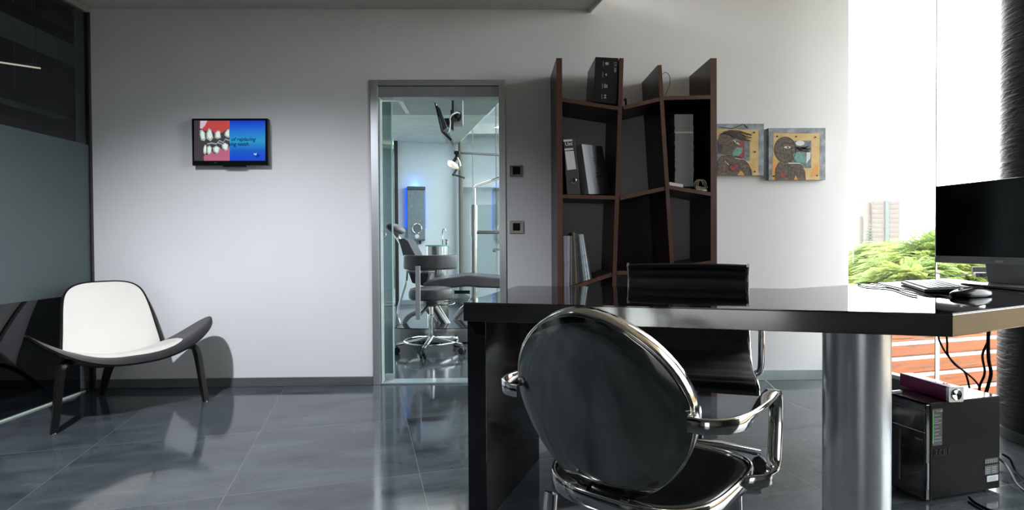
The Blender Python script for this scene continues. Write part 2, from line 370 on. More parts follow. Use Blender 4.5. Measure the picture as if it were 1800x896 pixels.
# glazed side of the clinic
g = struct(MB().band([cn+Zv*1.5, Vector((ce(DW+.2), DW+.2, 1.5))+e2*.0], Zv, 3.0, .012).build('window_5', TGLASS, smooth=0))
f = MB()
for s0, ww in ((.08, .07), (.2, .04), (1.15, .012), (2.6, .012), (4.0, .012)):
    f.band([cn-e1*s0+Zv*.0, cn-e1*s0+Zv*3.0], e1, ww, .05 if ww > .02 else .014)
f.build('mullion', mat('beige_mullion', (.20, .185, .14), .4, .2), g, smooth=0)
f = MB(); f.band([cn+Zv*.1, Vector((ce(DW+.2), DW+.2, .1))], Zv, .2, .05); f.build('window_sill', mat('green_grey_sill', (.25, .28, .26), .4), g, smooth=0)
# frosted glass partition at the far left of the clinic
pA = Vector((-1.66, 8.78, 0)); pB = atZ(668, 538)
g = MB().band([pA+Zv*1.3, pB+(pB-pA)*.6+Zv*1.3], Zv, 2.56, .012).build('glass_partition', DGLASS, smooth=0); tag(g, 'frosted glass partition at the far left of the room behind the door', 'partition')
MB().band([pA+Zv*1.39+Vector((0, -.012, 0)), pB+(pB-pA)*.6+Zv*1.39+Vector((0, -.012, 0))], Zv, 2.25, .004).build('frosted_film', mat('pale_frosted_film', (.42, .50, .52), .4), g, smooth=0)
MB().band([pA+Zv*1.32+e2*.0-e1*.03, pA+e2*.06+Zv*1.32-e1*.03], Zv, 2.64, .03).build('post', BLKMET, g, smooth=0)
MB().band([pA+Zv*.01-e1*.02, pB+(pB-pA)*.6+Zv*.01-e1*.02], Zv, .02, .02).build('bottom_rail', mat('pale_rail', (.6, .65, .62), .3), g, smooth=0)
# ------------------------------------------------------------------ dark office behind the left glass
DARK = mat('dark_office_paint', (.012, .013, .016), .8)
struct(MB().box(-7.0, -6.9, YR, 7, 0, 4).build('wall_office_left', DARK, smooth=0))
struct(MB().box(-7.0, XL-.1, 6.0, 6.1, 0, 4).build('wall_office_back', mat('navy_office_wall', (.013, .016, .032), .7), smooth=0))
struct(MB().box(-7.0, XL-.1, YR-.1, YR, 0, 4).build('wall_office_rear', DARK, smooth=0))
struct(MB().box(-7.0, XL-.1, YR, 6.1, 3.9, 4.0).build('ceiling_office', DARK, smooth=0))
struct(MB().box(XL-.14, XL-.02, DW+.08, 6.1, 0, 4).build('wall_office_side', DARK, smooth=0))
struct(MB().box(XL-.14, XL-.03, YR, DW+.08, ZC+.0, 4).build('wall_office_upper', DARK, smooth=0))
# ================================================================== OBJECTS
# ------------------------------------------------------------------ desk
LACQ = mat('black_lacquer_top', (.006, .006, .007), .035, noise=.2, ior=1.9, spec=.6)
EDGE = mat('satin_black_edge', (.012, .012, .013), .13, noise=.3, scale=25, stretch=(.08, .08, 1), ior=2.5, rnoise=.04)
PANEL = mat('black_gloss_panel', (.007, .007, .008), .12, noise=.3, ior=1.5, scale=3)
TZ = .79
top = [(-.123, 1.918), (1.29, 1.51), (2.199, 1.926), (2.43, 2.878), (1.285, 2.348), (.096, 2.629)]
desk = thing('desk', (.9, 2.1, 0), 'long black lacquered desk with an angled wing and a silver column leg', 'desk')
MB().prism(top, TZ-.067, TZ-.003).build('edge_board', EDGE, desk, smooth=0, bevel=.002)
cx_, cy_ = .95, 2.1
ins = [(cx_+(x-cx_)*.999, cy_+(y-cy_)*.999) for x, y in top]
MB().prism(ins, TZ-.003, TZ).build('desk_top', LACQ, desk, smooth=0, bevel=.001)
pa, pb = Vector((-.045, 1.925, 0)), Vector((.186, 2.491, 0)); dd = (pb-pa).normalized(); nn = Vector((-dd.y, dd.x, 0))
pc = pa+Vector((-.066, .019, 0)); pd = pb+nn*.066
MB().prism([pa[:2], pb[:2], pd[:2], pc[:2]], 0, TZ-.067).build('side_panel', PANEL, desk, smooth=0, bevel=.0015)
SILV = mat('silver_column_paint', (.70, .72, .75), .30, .6, noise=.04, scale=30)
MB().lathe([(.118, 0), (.118, .008), (.099, .012), (.099, TZ-.068)], (1.206, 1.80, 0), n=64).build('column_leg', SILV, desk)['label'] = 'silver cylindrical leg'
# ------------------------------------------------------------------ shell chair
F0 = Vector((-2.117, 3.204, 0)); la = Vector((.658, .753, 0)); fo = Vector((.753, -.658, 0))
def sc_(a, b, z): return F0+la*a+fo*b+Zv*z
PLY = mat('black_stained_ply', (.006, .006, .0065), .30, spec=.35, noise=.3, scale=14, stretch=(1, 1, .3), ior=1.5)
LEATH = mat('cream_leather', (.70, .66, .61), .55, noise=.02, bump=.05, bscale=160)
ch = thing('shell_chair', F0+fo*-.3, 'black three legged shell chair with cream pads by the left glass wall', 'chair')
def seat(s, q, off=0., k=1.):
    a = .462*s; c0 = -.19+.05*abs(s); hb = .255*max(0, 1-abs(s)**3.0)**.5*k
    b = c0+hb*q
    z = .338+.185*abs(s)**2.3+(.042*min(q, .45)-.11*max(0, q-.45)**2)*(1-.4*abs(s))*max(0, 1-abs(s)**3)**.5
    return sc_(a, b, z+off)
def sfn(u, v):
    s = math.sin((2*u-1)*math.pi/2)
    return seat(s*.9995, 1-2*v)
MB().sheet(sfn, 48, 14, .012).build('seat_shell', PLY, ch, weld=True, smooth=50)
def pfn(u, v):
    s = (2*u-1); w = (1-abs(s)**5)**.2 if abs(s) < 1 else 0
    qq = -.17+(1-2*v)*.828*w
    return seat(s*.62, qq, .014-.012*max(abs(s), abs(2*v-1))**6)
MB().sheet(pfn, 36, 14, .012).build('seat_pad', LEATH, ch, weld=True, smooth=60)
pathb = bez([(0, -.40, .300), (0, -.44, .330), (0, -.488, .43), (0, -.555, .565), (0, -.62, .675), (0, -.665, .765)], 8)
def backp(s, t, off=0., k=1.):
    f_ = t*(len(pathb)-1); i = min(int(f_), len(pathb)-2); p = pathb[i].lerp(pathb[i+1], f_-i)
    d_ = (pathb[i+1]-pathb[i]).normalized(); nrm = Vector((0, d_.z, -d_.y))
    tau = 2*t-1; w = (.295-.085*t)*(1-min(1, abs(tau))**5)**(1/3.2)*k
    a = w*s; b = p.y+.35*a*a+off*nrm.y; z = p.z+off*nrm.z+.10*a*a
    return sc_(a, b, z)
def bfn(u, v): return backp(2*u-1, .5+.5*math.sin((v-.5)*math.pi)*.9999)
MB().sheet(bfn, 24, 36, .012).build('back_shell', PLY, ch, weld=True, smooth=50)
def bpf(u, v):
    t = .5+.5*math.sin((v-.5)*math.pi)*.955
    s = 2*u-1
    tt = .5+(t-.5)/.955*.9999
    p = backp(s, .5+(tt-.5)*.955, .0145-.010*max(abs(s), abs(2*tt-1))**6, .945*((1-abs(2*tt-1)**5)**(1/3.2))/max(1e-4, (1-abs((2*tt-1)*.955)**5)**(1/3.2)))
    return p
MB().sheet(bpf, 24, 36, .010).build('back_pad', LEATH, ch, weld=True, smooth=60)
for sg in (-1, 1):
    P_ = bez([sc_(sg*.05, -.17, .302), sc_(sg*.17, -.11, .318), sc_(sg*.27, -.06, .357), sc_(sg*.322, -.035, .352), sc_(sg*.342, -.025, .30), sc_(sg*.36, -.012, .15), sc_(sg*.377, 0, .004)], 6)
    n_ = len(P_)
    MB().band(P_, fo, .058, .034, taper=[1.1 if i < n_*.6 else 1.1-.55*(i/n_-.6)/.4 for i in range(n_)]).build('leg', PLY, ch, smooth=40)
P_ = [sc_(0, -.16, .298), sc_(0, -.30, .276), sc_(0, -.42, .262), sc_(0, -.55, .20), sc_(0, -.72, .004)]
MB().band(bez(P_, 5), la, .075, .024, taper=[1.2-.75*(i/20) for i in range(21)]).build('leg', PLY, ch, smooth=40)
for p in (sc_(-.377, 0, 0), sc_(.377, 0, 0), sc_(0, -.72, 0)): MB().lathe([(.012, 0), (.012, .005)], p, n=12).build('foot_glide', CHROME, ch)
# ------------------------------------------------------------------ oval back chair
ga = .6585; GR = Vector((math.cos(ga), -math.sin(ga), 0)); GF = Vector((math.sin(ga), math.cos(ga), 0)); rho = .2931
GU = Zv*math.cos(rho)-GF*math.sin(rho); GN = GU.cross(GR)*-1   # GN points back towards the viewer side
GN = GR.cross(GU)*-1
GN = -GN if GN.dot(GF) > 0 else GN
K = .76; GC = Vector((.255*K, 1.4788*K, 1-(1-.5383)*K)); G0 = Vector((GC.x, GC.y, 0))
def gl(r, f_, z): return G0+GR*r+GF*f_+Zv*z
gc = thing('oval_back_armchair', G0+GF*.2, 'polished metal armchair with oval back in front of the desk', 'chair')
PATINA = mat('smoked_polished_metal', (.42, .43, .41), .09, 1, noise=.25, scale=5, rnoise=.05, col2=(.30, .305, .28), bump=.02, bscale=4)
ow, oh, oe = .2684*K, .2848*K, 1.80
def oval(t, k=1., off=0.):
    c_, s_ = math.cos(t), math.sin(t); kk = 1/((abs(c_)**oe+abs(s_)**oe)**(1/oe))
    x, y = c_*kk*ow*k, s_*kk*oh*k
    return GC+GR*x+GU*y-GN*(.5594/K*x*x)+GN*off
nt_ = 72
rings = []
for k, off in ((.35, .004), (.75, .004), (.985, .004), (.998, .002), (.998, -.001), (.97, -.005), (.5, -.006), (.1, -.006)):
    rings.append([oval(2*math.pi*i/nt_, k, off) for i in range(nt_)])
rings.insert(0, [oval(2*math.pi*i/nt_, .02, .004) for i in range(nt_)])
MB().loft(rings).build('back_panel', PATINA, gc, smooth=50)
pts = [oval(2*math.pi*i/nt_, 1.0, -.018) for i in range(nt_)]
MB().band(pts, [GN]*nt_, .034, .008, closed=True).build('back_rim', POLISH, gc, smooth=50)
def seatout(t, k=1.):
    # outline of the seat: rounded rear, wider front
    c_, s_ = math.cos(t), math.sin(t); e_ = 3.2 if s_ < 0 else 3.2+1.6*s_
    kk = 1/((abs(c_)**e_+abs(s_)**e_)**(1/e_))
    x, y = c_*kk, s_*kk
    hw = .208+.022*y
    return (.012+x*hw*k, .252+y*.212*k)
SZ = .452
def seatz(x, y): return -.012*math.exp(-((x/.13)**2+((y-.25)/.14)**2))
rings = []
for k, z in ((.97, SZ-.03), (.97, SZ-.004), (.93, SZ+.0), (.80, SZ-.004), (.6, SZ-.008), (.3, SZ-.012), (.02, SZ-.013)):
    r_ = []
    for i in range(nt_):
        x, y = seatout(2*math.pi*i/nt_, k); r_.append(gl(x, y, z))
    rings.append(r_)
MB().loft(rings).build('seat', mat('black_moulded_seat', (.012, .012, .013), .14, noise=.1), gc, smooth=50)
pts = []
for i in range(nt_):
    x, y = seatout(2*math.pi*i/nt_, 1.0); pts.append(gl(x, y, SZ-.014))
MB().band(pts, Zv, .036, .009, closed=True).build('seat_frame', POLISH, gc, smooth=50)
for sg in (-1, 1):
    az = .655
    P_ = [(sg*.197, .012, az+.0), (sg*.235, .018, az), (sg*.272, .06, az), (sg*.285, .13, az), (sg*.284, .25, az+.002), (sg*.282, .345, az), (sg*.280, .385, az-.022), (sg*.279, .392, az-.07), (sg*.279, .385, .54), (sg*.278, .37, .48), (sg*.272, .345, .452), (sg*.245, .325, .445), (sg*.222, .318, .440)]
    P_ = bez([gl(*p) for p in P_], 5)
    ups = []
    for i in range(len(P_)):
        k1 = min(1, max(0, (i-12)/9)); k2 = min(1, max(0, (i-43)/7))
        ups.append(Zv*(1-k1)+GR*k1*(1-k2)+Zv*k2*1.0)
    MB().band(P_, ups, .030, .011).build('armrest', POLISH, gc, smooth=50)
for sg in (-1, 1):
    P_ = [gl(sg*.12, .03, SZ-.02), gl(sg*.125, .01, .25), gl(sg*.13, -.03, .002)]
    MB().band(bez(P_, 6), GR, .032, .011).build('leg', POLISH, gc, smooth=50)
    P_ = [gl(sg*.19, .375, SZ-.02), gl(sg*.192, .38, .25), gl(sg*.195, .395, .002)]
    MB().band(bez(P_, 6), GR, .032, .011).build('leg', POLISH, gc, smooth=50)
for sg in (-1, 1):
    MB().band([gl(sg*.05, .040, SZ-.02), gl(sg*.05, .052, SZ+.006)], GR, .02, .006).build('back_bracket', POLISH, gc)
# ------------------------------------------------------------------ office chair behind the desk
OC = thing('office_chair', (.82, 2.25, 0), 'black ribbed leather office chair with chrome arms behind the desk', 'chair')
ofw = Vector((-.36, -.93, 0)).normalized(); ol = Vector((-ofw.y, ofw.x, 0)); ol = -ol if ol.x < 0 else ol
O0 = Vector((.93, 2.66, 0))
RIB = mat('black_ribbed_leather', (.010, .010, .011), .50, noise=.15, bump=.06, bscale=120, spec=.35)
prof = bez([(0, .035, .888), (0, .0, .85), (0, -.015, .78), (0, .005, .68), (0, .045, .58), (0, .10, .505), (0, .19, .462), (0, .34, .445), (0, .48, .448), (0, .545, .435), (0, .565, .41)], 14)
prof = [(p.y, p.z) for p in prof]
np_ = len(prof)
def ocp(a, f_, z): return O0+ol*a+ofw*f_+Zv*z
def ofn(u, v):
    i = v*(np_-1); j = min(int(i), np_-2); t = i-j
    y = prof[j][0]*(1-t)+prof[j+1][0]*t; z = prof[j][1]*(1-t)+prof[j+1][1]*t
    s = 2*u-1
    nrib = 13; r = math.sin(v*nrib*math.pi)**2*.0055
    dy = prof[j+1][0]-prof[j][0]; dz = prof[j+1][1]-prof[j][1]; l_ = math.hypot(dy, dz)+1e-9
    ny, nz = -dz/l_, dy/l_
    e_ = (1-abs(s)**10)
    dip = .012*(1-s*s)
    return ocp(s*.272, y+ny*(r*e_-dip*.6), z+nz*(r*e_-dip*.6))
MB().sheet(ofn, 20, 240, .010).build('seat_and_back', RIB, OC, smooth=60)
for sg in (-1, 1):
    P_ = [ocp(sg*.279, y-.004, z-.004) for y, z in prof[::4]]
    MB().band(P_, ol, .012, .022).build('side_rail', CHROME, OC, smooth=50)
    P_ = bez([ocp(sg*.286, .05, .60), ocp(sg*.305, .06, .655), ocp(sg*.308, .16, .672), ocp(sg*.308, .30, .672), ocp(sg*.308, .355, .655), ocp(sg*.308, .36, .60), ocp(sg*.305, .35, .47), ocp(sg*.286, .33, .44)], 6)
    MB().tube(P_, .0125, 12).build('armrest', CHROME, OC)
f = MB(); f.tube([ocp(-.28, .08, .468), ocp(.28, .08, .468)], .011); f.tube([ocp(-.28, .42, .418), ocp(.28, .42, .418)], .011); f.tube([ocp(-.28, -.035, .70), ocp(.28, -.035, .70)], .010)
f.tube([ocp(-.27, -.028, .845), ocp(.27, -.028, .845)], .008); f.build('cross_bars', CHROME, OC)
f = MB(); f.quadbox([ocp(*p) for p in ((-.09, .15, .39), (.09, .15, .39), (.09, .42, .39), (-.09, .42, .39), (-.09, .15, .43), (.09, .15, .43), (.09, .42, .43), (-.09, .42, .43))]); f.build('tilt_mechanism', BLKMET, OC, bevel=.008)
hub = ocp(0, .29, 0)
f = MB(); f.lathe([(.028, .10), (.028, .26), (.02, .262), (.02, .40)], hub, n=20); f.build('gas_lift', CHROME, OC)
for i in range(5):
    a = math.radians(-13+72*i); dr_ = Vector((math.cos(a), math.sin(a), 0)); e_ = hub+dr_*.315
    MB().band([hub+Zv*.115, hub+dr_*.16+Zv*.105, e_+Zv*.082], dr_.cross(Zv), .042, .024, taper=[1.1, .9, .7]).build('base_arm', CHROME, OC, smooth=50)
    cst = MB(); dn = dr_.cross(Zv)
    for sg in (-1, 1): cst.lathe([(.008, -.009), (.027, -.009), (.030, -.004), (.030, .004), (.027, .009), (.008, .009)], e_+Zv*.030+dn*sg*.014, M=frame((0, 0, 0), dr_, Zv), n=20)
    w_ = cst.build('caster', BLKPL, OC)
    MB().band([e_+Zv*.075-dr_*.01, e_+Zv*.056+dr_*.012, e_+Zv*.03+dr_*.022], dn, .046, .006).build('hood', CHROME, w_)
# ------------------------------------------------------------------ bookcase
WOOD = mat('dark_wenge_wood', (.030, .014, .010), .35, noise=.3, scale=8, stretch=(1, 1, .12), col2=(.016, .008, .006))
WOODE = mat('brown_wood_edge', (.105, .040, .025), .38, noise=.3, scale=10, stretch=(1, 1, .15), col2=(.070, .027, .018))
YS = 3.462; YB = DW-.001
bk = thing('bookcase', (.9, 3.65, 0), 'dark wood bookcase with leaning dividers and slanting shelves', 'bookcase')
def plank(name, pts, th, hor=False):      # pts: line in the XZ plane
    p0, p1 = pts
    d_ = Vector((p1[0]-p0[0], 0, p1[1]-p0[1])).normalized(); n_ = Vector((d_.z, 0, -d_.x))*th/2
    mb = MB(); a, b = Vector((p0[0], 0, p0[1])), Vector((p1[0], 0, p1[1]))
    if hor: a -= Zv*th/2; b -= Zv*th/2
    q = [a-n_, a+n_, b+n_, b-n_]
    for ya, yb, mi in ((YS, YS+.004, 1), (YS+.004, YB, 0)):
        mb.mat(mi); mb.quadbox([v+Vector((0, ya, 0)) for v in q]+[v+Vector((0, yb, 0)) for v in q])
    return mb.build(name, [WOOD, WOODE], bk, smooth=0)
plank('side_panel', ((.400, 0), (.400, 2.171)), .036); plank('side_panel', ((1.391, 0), (1.391, 2.171)), .040)
D2 = lambda z: .8+(z-2.171)*.0368+(-.0009 if z < 0 else 0); D3 = lambda z: 1.043+(2.127-z)*.0605
plank('leaning_divider', ((D2(0), 0), (D2(2.171), 2.171)), .026); plank('leaning_divider', ((D3(0), 0), (D3(2.127), 2.127)), .026)
for a, b in (((.419, 1.918), (.779, 1.863)), ((.419, 1.305), (.755, 1.294)), ((.419, .700), (.732, .803)), ((.809, 1.868), (1.040, 1.921)), ((.785, 1.290), (1.071, 1.351)), ((.765, .812), (1.108, .816)),
             ((1.068, 1.928), (1.371, 1.935)), ((1.103, 1.360), (1.371, 1.314)), ((1.136, .843), (1.371, .875)), ((.419, .12), (.71, .12)), ((.74, .12), (1.15, .12)), ((1.18, .12), (1.37, .12))):
    plank('shelf', (a, b), .024, True)
MB().poly([(0, 0, 0)]*0 or [(1.09, YB-.006, 1.34), (1.371, YB-.006, 1.31), (1.371, YB-.006, 1.92), (1.06, YB-.006, 1.92)]).mat(0).poly([(.765, YB-.006, .81), (1.11, YB-.006, .81), (1.075, YB-.006, 1.34), (.785, YB-.006, 1.28)]).build('back_panel', WOOD, bk, smooth=0)
# ---- things in the bookcase
def slab(pts_front, y0, y1):     # quad in XZ (4 pts ccw from lower left) extruded in y
    a = [Vector((p[0], y0, p[1])) for p in pts_front]; b = [Vector((p[0], y1, p[1])) for p in pts_front]
    return a+b
def xz(px, py, y): p = atY(px, py, y); return (p.x, p.z)
# ring binder
y0 = YS+.02
o = thing('ring_binder', (.48, y0+.1, 1.305), 'grey lever arch file with a white spine label, at the left of the middle shelf', 'binder')
bq = [xz(997, 341.5, y0), xz(1020, 341.5, y0), xz(1011, 244.5, y0), xz(990, 245, y0)]
MB().quadbox(slab(bq, y0, y0+.28)).build('cover', mat('dark_grey_file_board', (.045, .042, .038), .5), o, smooth=0, bevel=.002)
PAPER = mat('white_paper', (.62, .61, .62), .6, noise=.03)
def quadon(px_pts, y, th=.001): return slab([xz(*p, y) for p in px_pts], y-th, y)
Z5 = lambda x, y: (980+x/7.467, 230+y/7.467)
MB().quadbox(quadon([Z5(128, 515), Z5(245, 500), Z5(212, 262), Z5(98, 268)], y0)).mat(0).quadbox(quadon([Z5(94, 258), Z5(208, 246), Z5(205, 222), Z5(90, 232)], y0)).quadbox(quadon([Z5(78, 142), Z5(194, 134), Z5(191, 108), Z5(76, 117)], y0)).build('spine_label', PAPER, o, smooth=0)
MB().quadbox(quadon([Z5(88, 226), Z5(208, 218), Z5(200, 148), Z5(80, 152)], y0)).build('brand_label', mat('navy_label', (.02, .022, .07), .5), o, smooth=0)
a_ = atY(*Z5(100, 197), y0-.0012); text('label_text', 'Uni', .034, PAPER, o, a_, (1, 0, .10), (-.12, 0, 1), .0004, 0, 'LEFT', .0008)
c_ = atY(*Z5(212, 650), y0-.002); MB().tube([c_+Vector((.0155*math.cos(k*math.pi/12), 0, .0165*math.sin(k*math.pi/12))) for k in range(24)], .003, 8, closed=True).build('finger_ring', CHROME, o)
MB().lathe([(.012, -.001), (.012, .0015)], c_+Vector((0, .001, 0)), M=frame((0, 0, 0), (1, 0, 0), (0, 0, 1)), n=20).build('finger_hole', BLKPL, o)
# thick catalogue seen at an angle
o = thing('thick_catalogue', (.62, y0+.05, 1.30), 'thick grey and silver catalogue leaning beside the ring binder', 'book')
y1 = y0+.03
A_ = [Z5(325, 838), Z5(410, 830), Z5(315, 172), Z5(225, 195)]; B_ = [Z5(410, 830), Z5(690, 825), Z5(585, 203), Z5(315, 172)]
pA_ = [atY(*A_[0], y1+.03), atY(*A_[1], y1), atY(*A_[2], y1), atY(*A_[3], y1+.03)]
pB_ = [atY(*B_[1], y1+.10), atY(*B_[2], y1+.10)]
bx_ = [pA_[0], pA_[1], pB_[0], pB_[0]+(pA_[0]-pA_[1]), pA_[3], pA_[2], pB_[1], pB_[1]+(pA_[3]-pA_[2])]
MB().quadbox(bx_).build('pages', mat('grey_catalogue_spine', (.16, .18, .19), .5), o, smooth=0, bevel=.001)
nrm = (pB_[0]-pA_[1]).cross(Zv).normalized(); nrm = -nrm if nrm.y > 0 else nrm
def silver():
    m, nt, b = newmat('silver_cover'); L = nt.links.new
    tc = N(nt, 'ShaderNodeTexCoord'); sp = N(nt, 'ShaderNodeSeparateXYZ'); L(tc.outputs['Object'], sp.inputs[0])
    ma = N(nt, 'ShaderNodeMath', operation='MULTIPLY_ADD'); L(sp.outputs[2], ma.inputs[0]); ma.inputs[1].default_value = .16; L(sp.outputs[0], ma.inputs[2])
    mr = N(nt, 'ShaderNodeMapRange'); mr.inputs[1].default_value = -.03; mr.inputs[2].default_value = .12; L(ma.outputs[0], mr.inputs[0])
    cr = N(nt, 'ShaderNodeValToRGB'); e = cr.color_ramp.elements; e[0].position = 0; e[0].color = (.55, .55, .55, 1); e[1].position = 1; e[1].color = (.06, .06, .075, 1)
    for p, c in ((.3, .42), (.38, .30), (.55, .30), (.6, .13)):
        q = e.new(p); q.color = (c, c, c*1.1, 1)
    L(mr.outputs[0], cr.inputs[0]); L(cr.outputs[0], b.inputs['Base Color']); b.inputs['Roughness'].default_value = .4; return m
fc = [p+nrm*.0015 for p in (pA_[1], pB_[0], pB_[1], pA_[2])]
MB().poly(fc).build('cover', silver(), o, smooth=0)
ux = (fc[1]-fc[0]).normalized(); uy = (fc[3]-fc[0]); uy = (uy-ux*uy.dot(ux)).normalized()
lm = MB(); INK = mat('dark_ink', (.03, .03, .04), .6)
for (u_, v_, w_) in ((.42, .72, .3), (.42, .66, .36), (.44, .63, .25), (.45, .42, .16), (.42, .36, .4), (.42, .33, .42), (.5, .2, .14), (.7, .86, .08)):
    p = fc[0]+(fc[1]-fc[0])*u_+(fc[3]-fc[0])*v_+nrm*.0006
    lm.poly([p, p+(fc[1]-fc[0])*w_, p+(fc[1]-fc[0])*w_+uy*.004, p+uy*.004])
lm.build('cover_print', INK, o, smooth=0)
# row of books on the lower shelf
Z6 = lambda x, y: (980+x/8.14, 400+y/8.14)
BK = [((90, 130), (75, 125), 800, 118, (.26, .23, .27), 'first lilac grey book at the left end of the lower shelf'), ((134, 172), (130, 180), 803, 122, (.28, .25, .29), 'second lilac grey book from the left on the lower shelf'),
      ((184, 211), (181, 210), 795, 125, (.12, .13, .14), 'slim dark grey book right of the two lilac grey books'), ((213, 260), (212, 226), 786, 78, (.05, .035, .025), 'dark brown book left of the gold spined one'),
      ((262, 283), (228, 246), 780, 66, (.20, .15, .07), 'slim book with a gold brown spine on the lower shelf'), ((286, 318), (249, 272), 772, 84, (.03, .045, .07), 'navy book right of the gold brown spine'),
      ((320, 348), (273, 285), 763, 100, (.018, .018, .02), 'black book between the navy and the charcoal books'), ((350, 376), (287, 297), 752, 104, (.05, .055, .06), 'charcoal book left of the pale blue ones'),
      ((378, 397), (299, 306), 742, 106, (.35, .40, .42), 'thin pale grey booklet beside the pale blue book'), ((405, 434), (308, 334), 730, 102, (.46, .55, .58), 'pale blue book leaning on the lower shelf'),
      ((440, 470), (341, 366), 720, 95, (.55, .57, .60), 'white book near the right end of the leaning row'), ((473, 488), (369, 384), 712, 112, (.05, .05, .05), 'black booklet at the right end of the leaning row')]
pb1, pt1 = 0, 0
for (b0, b1), (t0, t1), yb, yt, col, lab in BK:
    yy = YS+.012
    q = [xz(*Z6(b0, yb), yy), xz(*Z6(b1, yb-6), yy), xz(*Z6(t1, yt-3), yy), xz(*Z6(t0, yt), yy)]
    cen = sum(p[0] for p in q)/4
    q = [(max(p[0], .4205), p[1]) for p in q]
    q[1] = (max(q[1][0], q[0][0]+.008), q[1][1]); q[2] = (max(q[2][0], q[3][0]+.006), q[2][1])
    if pb1: q[0] = (max(q[0][0], pb1+.0015), q[0][1]); q[3] = (max(q[3][0], pt1+.0015), q[3][1]); q[1] = (max(q[1][0], q[0][0]+.008), q[1][1]); q[2] = (max(q[2][0], q[3][0]+.006), q[2][1])
    pb1, pt1 = q[1][0], q[2][0]
    zb = .700+(q[0][0]-.419)*.329; q[0] = (q[0][0], zb+.003); q[1] = (q[1][0], .700+(q[1][0]-.419)*.329+.003)
    o = thing('book', (cen, yy+.1, q[0][1]), lab, 'book', 'row of books on the lower shelf')
    MB().quadbox(slab(q, yy, yy+.205)).build('cover', mat('cover_'+str(int(b0)), col, .45, noise=.25, scale=30), o, smooth=0, bevel=.0015)
    w2 = [(q[0][0]*.8+q[1][0]*.2, q[0][1]), (q[0][0]*.2+q[1][0]*.8, q[1][1]), (q[3][0]*.2+q[2][0]*.8, q[2][1]+.001), (q[3][0]*.8+q[2][0]*.2, q[3][1]+.001)]
    MB().quadbox(slab(w2, yy+.004, yy+.206)).build('pages', PAPER, o, smooth=0)
# black box on top
y0 = YS+.01
q = [xz(1042.5, 178.5, y0), xz(1083.5, 182.8, y0), xz(1087, 102, y0), xz(1047, 100, y0)]
o = thing('printer_box', (.71, y0+.1, q[0][1]), 'tall black cardboard box with icons standing on top of the bookcase', 'box')
CARD = mat('black_card', (.010, .010, .011), .30, noise=.1)
MB().quadbox(slab(q, y0, y0+.30)).build('carton', CARD, o, smooth=0, bevel=.001)
Z7 = lambda x, y: (1020+x/8.956, 90+y/8.956)
ICN = mat('white_icon_print', (.5, .5, .5), .5)
for cx0, cy0, kind in ((415, 195, 0), (408, 368, 1), (400, 545, 2), (392, 712, 3)):
    ic = MB(); c_ = atY(*Z7(cx0, cy0), y0-.0012); s_ = .0016
    def R_(x0, x1, z0, z1): ic.poly([(c_.x+x0*s_, c_.y, c_.z+z0*s_), (c_.x+x1*s_, c_.y, c_.z+z0*s_), (c_.x+x1*s_, c_.y, c_.z+z1*s_), (c_.x+x0*s_, c_.y, c_.z+z1*s_)])
    R_(-14, -12.5, -10, 10)
    if kind == 0: ic.poly([(c_.x+s_*6*math.cos(k*.785), c_.y, c_.z+s_*6*math.sin(k*.785)) for k in range(8)]); R_(6, 8, -7, 7)
    if kind == 1: ic.poly([(c_.x-4*s_, c_.y, c_.z), (c_.x+s_, c_.y, c_.z-6*s_), (c_.x+3*s_, c_.y, c_.z), (c_.x+s_, c_.y, c_.z+6*s_)])
    if kind == 2: R_(-6, -4, -8, 8); R_(-2, 0, -8, 8); R_(2, 7, -7, -1); R_(2, 7, 1, 5)
    if kind == 3: R_(-5, 5, -7, -4); R_(-5, 5, 4, 7); R_(-1.5, 1.5, -4, 4)
    ic.build('printed_icon', ICN, o, smooth=0)
a_ = atY(*Z7(538, 165), y0-.0012); text('box_lettering', 'CX 200', .021, ICN, o, a_, (-.04, 0, -1), (1, 0, -.04), .0003)
# cable with plug on top of the middle bay
o = tag(MB().tube(bez([(.826, 3.50, 1.915), (.838, 3.52, 1.925), (.85, 3.56, 1.90), (.862, 3.57, 1.894), (.88, 3.58, 1.893), (.9, 3.60, 1.898)], 5), .006).build('power_adapter_cable', BLKPL), 'short black cable lying on top of the middle bay of the bookcase', 'cable')
o = tag(MB().tube(bez([atY(1164, 130, 3.60), atY(1170, 127, 3.60), atY(1176, 132, 3.60), atY(1178, 142, 3.60), atY(1176, 152, 3.61), atY(1172, 161, 3.62), atY(1169, 168.3, 3.62)], 6), .0022, 8).build('coiled_wire', mat('grey_wire', (.10, .10, .10), .4)), 'thin grey wire looping up from the top right shelf', 'cable')
